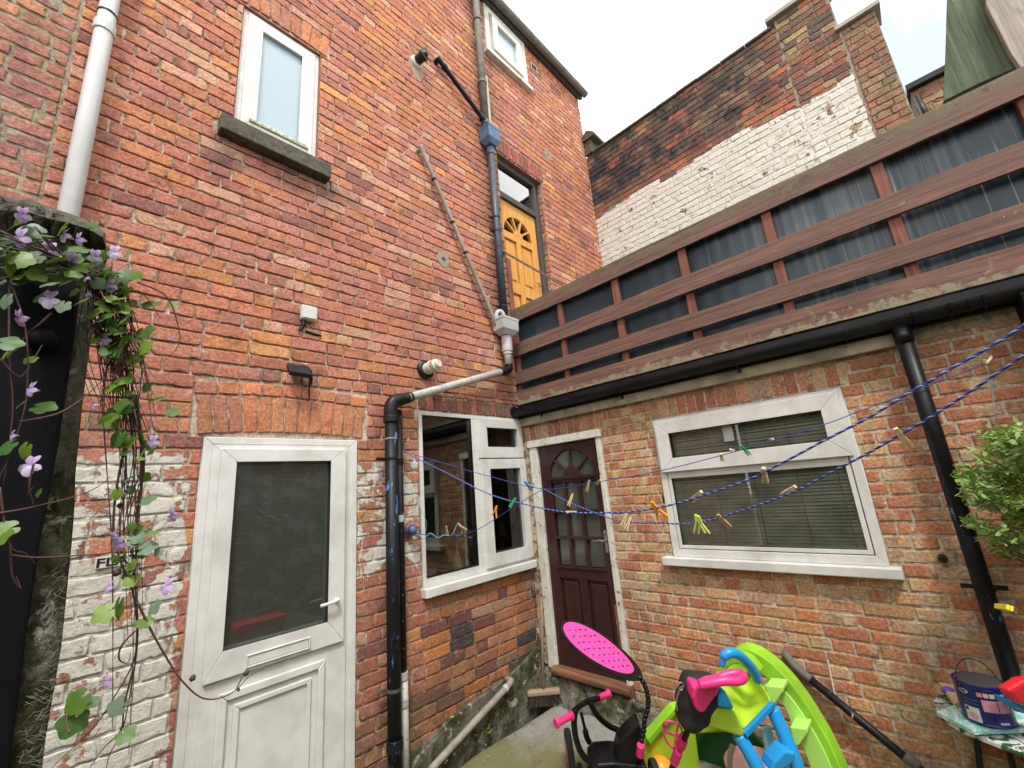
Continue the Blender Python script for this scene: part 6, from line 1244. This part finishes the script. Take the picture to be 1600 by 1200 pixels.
TN = empty('paint_tin', tc0, 'dark blue paint tin with pink colour swatches and a raised wire handle on the table', 'paint tin')
rt, ht = .088, .165; ct = onZ(1546, 1124, zt2); ct = ct+HF*0; up = np.array([0, 0, 1.0])
navy = plain('navy_tin_label', (.010, .014, .13), .25, .1); MB().lathe(ct, up, [(0, rt-.003), (.003, rt), (.008, rt+.002), (.012, rt), (ht-.02, rt), (ht-.014, rt+.003), (ht-.006, rt+.003), (ht-.004, rt-.002), (ht-.008, rt-.008)], 40).build('tin_body', navy, TN)
MB().lathe(ct+up*(ht-.010), up, [(0, rt-.008), (.006, rt-.010), (.008, rt-.018), (.0055, rt-.024)], 36).build('tin_lid', plain('dark_grey_lid', (.07, .07, .08), .35), TN)
def cyl_patch(name, a0, a1, z0, z1, mat, off=.0008, parent=TN, rnd=False):
    n = 14; vs = []; cav = math.atan2(CAM[1]-ct[1], CAM[0]-ct[0])
    for i in range(n+1):
        a = cav+rad(a0+(a1-a0)*i/n); e = 0
        if rnd: tt = abs(2*i/n-1); e = (1-math.sqrt(max(0, 1-tt*tt)))*(z1-z0)/2*.98
        for z in (z0+e, z1-e): vs.append(ct+np.array([cos(a)*(rt+off), sin(a)*(rt+off), z]))
    o = MB().add(vs, [(2*i, 2*i+2, 2*i+3, 2*i+1) for i in range(n)]).build(name, mat, parent); return o
swp = plain('swatch_pink', (.60, .28, .38), .3, .04)
cyl_patch('colour_swatch', -6, 26, .062, .108, swp); cyl_patch('colour_swatch', 28, 58, .062, .108, swp)
for k, cl in enumerate(((.75, .25, .25), (.8, .5, .45), (.55, .65, .3), (.3, .5, .35), (.4, .25, .55))): cyl_patch('colour_chip', -12+k*13, -1+k*13, .118, .135, plain('chip', cl, .3))
cyl_patch('white_label', -50, -16, .012, .068, M['white_gloss']); cyl_patch('round_mark', -42, -22, .018, .046, swp, .0016, rnd=True); cyl_patch('label_mark', -48, -40, .050, .064, M['ink'], .0016)
cyl_patch('oval_mark', -55, -30, .118, .136, M['white_gloss'], rnd=True); cyl_patch('oval_mark', -52, -34, .122, .132, navy, .0016, rnd=True)
for z in (.082, .096): cyl_patch('text_line', -46, -14, z, z+.003, M['blue_box'])
cyl_patch('text_line', 22, 44, .018, .026, M['lightblue'])
hd_ = [ct+up*(ht-.02)-CR*0]; ha = sdv; pts = [ct+up*(ht-.02)+ha*(rt+.006)*cos(a)+up*.095*sin(a)*1.0+HF*.02*sin(a) for a in np.linspace(0, pi, 22)]
MB().tube(pts, .0022, 6).build('wire_handle', M['black_plastic'], TN, smooth=True); q = ct+up*(ht-.02)-ha*(rt+.004); MB().lathe(q, -ha, [(0, .010), (.004, .008)], 10).build('handle_ear', M['black_plastic'], TN)
q = onZ(1592, 1085, zt2+.03); b = MB(); b.prism([at(u, v, 1.75) for u, v in ((1575, 1080), (1588, 1073), (1602, 1064), (1640, 1058), (1640, 1110), (1602, 1104), (1590, 1098))], HF*.05); tag(b.build('red_bowl', M['red'], None, bevel=.012), 'red plastic toy at the right edge beside the paint tin', 'toy')
b = MB(); b.prism([at(u, v, 1.78) for u, v in ((1583, 1096), (1602, 1106), (1640, 1110), (1640, 1124), (1598, 1114), (1586, 1106))], HF*.08); tag(b.build('blue_toy', M['toy_blue'], None, bevel=.006), 'small blue patterned toy under the red one at the right edge', 'toy')
# ------------------------------------------------------------------ yard behind the camera (walls added to darken the glass, seen only mirrored)
mt, nt = newmat('added_painted_boundary'); v = coords(nt); bk = nd(nt, 'TexBrick', {'Vector': nd(nt, 'Mapping', {'Vector': nd(nt, 'CombineXYZ', {0: nd(nt, 'SeparateXYZ', {0: v}).outputs[0], 1: nd(nt, 'SeparateXYZ', {0: v}).outputs[2]}).outputs[0]}).outputs[0], 'Color1': (.24, .19, .14, 1), 'Color2': (.30, .26, .21, 1), 'Mortar': (.05, .045, .035, 1), 'Scale': 1.0, 'Brick Width': .25, 'Row Height': .085, 'Mortar Size': .008})
finish(nt, mixc(nt, mrange(nt, noise(nt, v, 3, 6, .7), .5, .58), bk.outputs[0], (.42, .41, .37)), .9)
b = MB().box(-7.4, 1.2, -6.4, -6.15, -.1, 3.6); tag(b.build('added_boundary_wall', mt), 'dim brick boundary wall added across the yard to darken reflections, seen only mirrored in the white door glass', 'wall')  # added out of view so the door glass mirrors something dark
mt2, nt = newmat('added_side_brick'); v = coords(nt); bk = nd(nt, 'TexBrick', {'Vector': nd(nt, 'CombineXYZ', {0: nd(nt, 'SeparateXYZ', {0: v}).outputs[1], 1: nd(nt, 'SeparateXYZ', {0: v}).outputs[2]}).outputs[0], 'Color1': (.13, .10, .075, 1), 'Color2': (.20, .14, .10, 1), 'Mortar': (.06, .055, .045, 1), 'Scale': 1.0, 'Brick Width': .25, 'Row Height': .085, 'Mortar Size': .008}); finish(nt, bk.outputs[0], .9)
b = MB().box(-7.65, -7.4, -6.4, -.05, -.1, 4.2); tag(b.build('added_side_wall', mt2), 'dim brick side wall added out of view to darken reflections, seen only mirrored in the wide window', 'wall')  # unseen tall wall, added to keep the sky out of the window reflections
P_ = PA(405, 975); d = P_-CAM; s_ = (.45-P_[2])/d[2]; q = P_+np.array([d[0], -d[1], d[2]])*s_
RS = empty('red_toy_bench', (q[0], q[1], 0), 'red plastic toy bench mirrored in the lower part of the white door glass', 'toy bench'); MB().box(q[0]-.30, q[0]+.30, q[1]-.14, q[1]+.14, .40, .52).build('seat', M['red'], RS, bevel=.04)
for dx in (-.22, .22): MB().box(q[0]+dx-.03, q[0]+dx+.03, q[1]-.12, q[1]+.12, -.02, .42).build('leg', M['red'], RS, bevel=.01)

# ------------------------------------------------------------------ small growth and litter at the foot of the walls
RW = random.Random(21); wm = MB()
for k in range(150):
    x = RW.uniform(-1.35, -.05); c = np.array([x, -.035-RW.random()*.06, -.02+RW.random()*.05+.02]); 
    if vnoise(x*6, 3.3) < .52: continue
    for j in range(4): oval_leaf(wm, c+np.array([RW.uniform(-.012, .012), RW.uniform(-.012, .012), RW.uniform(0, .02)]), np.array([RW.uniform(-1, 1), RW.uniform(-1, .3), RW.uniform(.1, 1)]), np.array([RW.uniform(-.3, .3), -.3, 1]), RW.uniform(.010, .024), RW.uniform(.006, .012))
tag(wm.build('wall_foot_weeds', M['leaf'], None, smooth=True), 'small green weeds growing along the foot of the wall under the kitchen window', 'weeds', kind='stuff')
wm = MB()
for k in range(130):
    x, y = RW.uniform(-1.6, -.1), RW.uniform(-2.0, -.25); oval_leaf(wm, np.array([x, y, .012]), np.array([RW.uniform(-1, 1), RW.uniform(-1, 1), .05]), np.array([RW.uniform(-.4, .4), RW.uniform(-.4, .4), 1]), RW.uniform(.006, .022), RW.uniform(.004, .010), RW.randrange(2))
tag(wm.build('ground_litter', [M['peg_dark'], M['stem_dark']], None), 'tiny dead leaves and crumbs scattered over the mossy concrete', 'litter', kind='stuff')
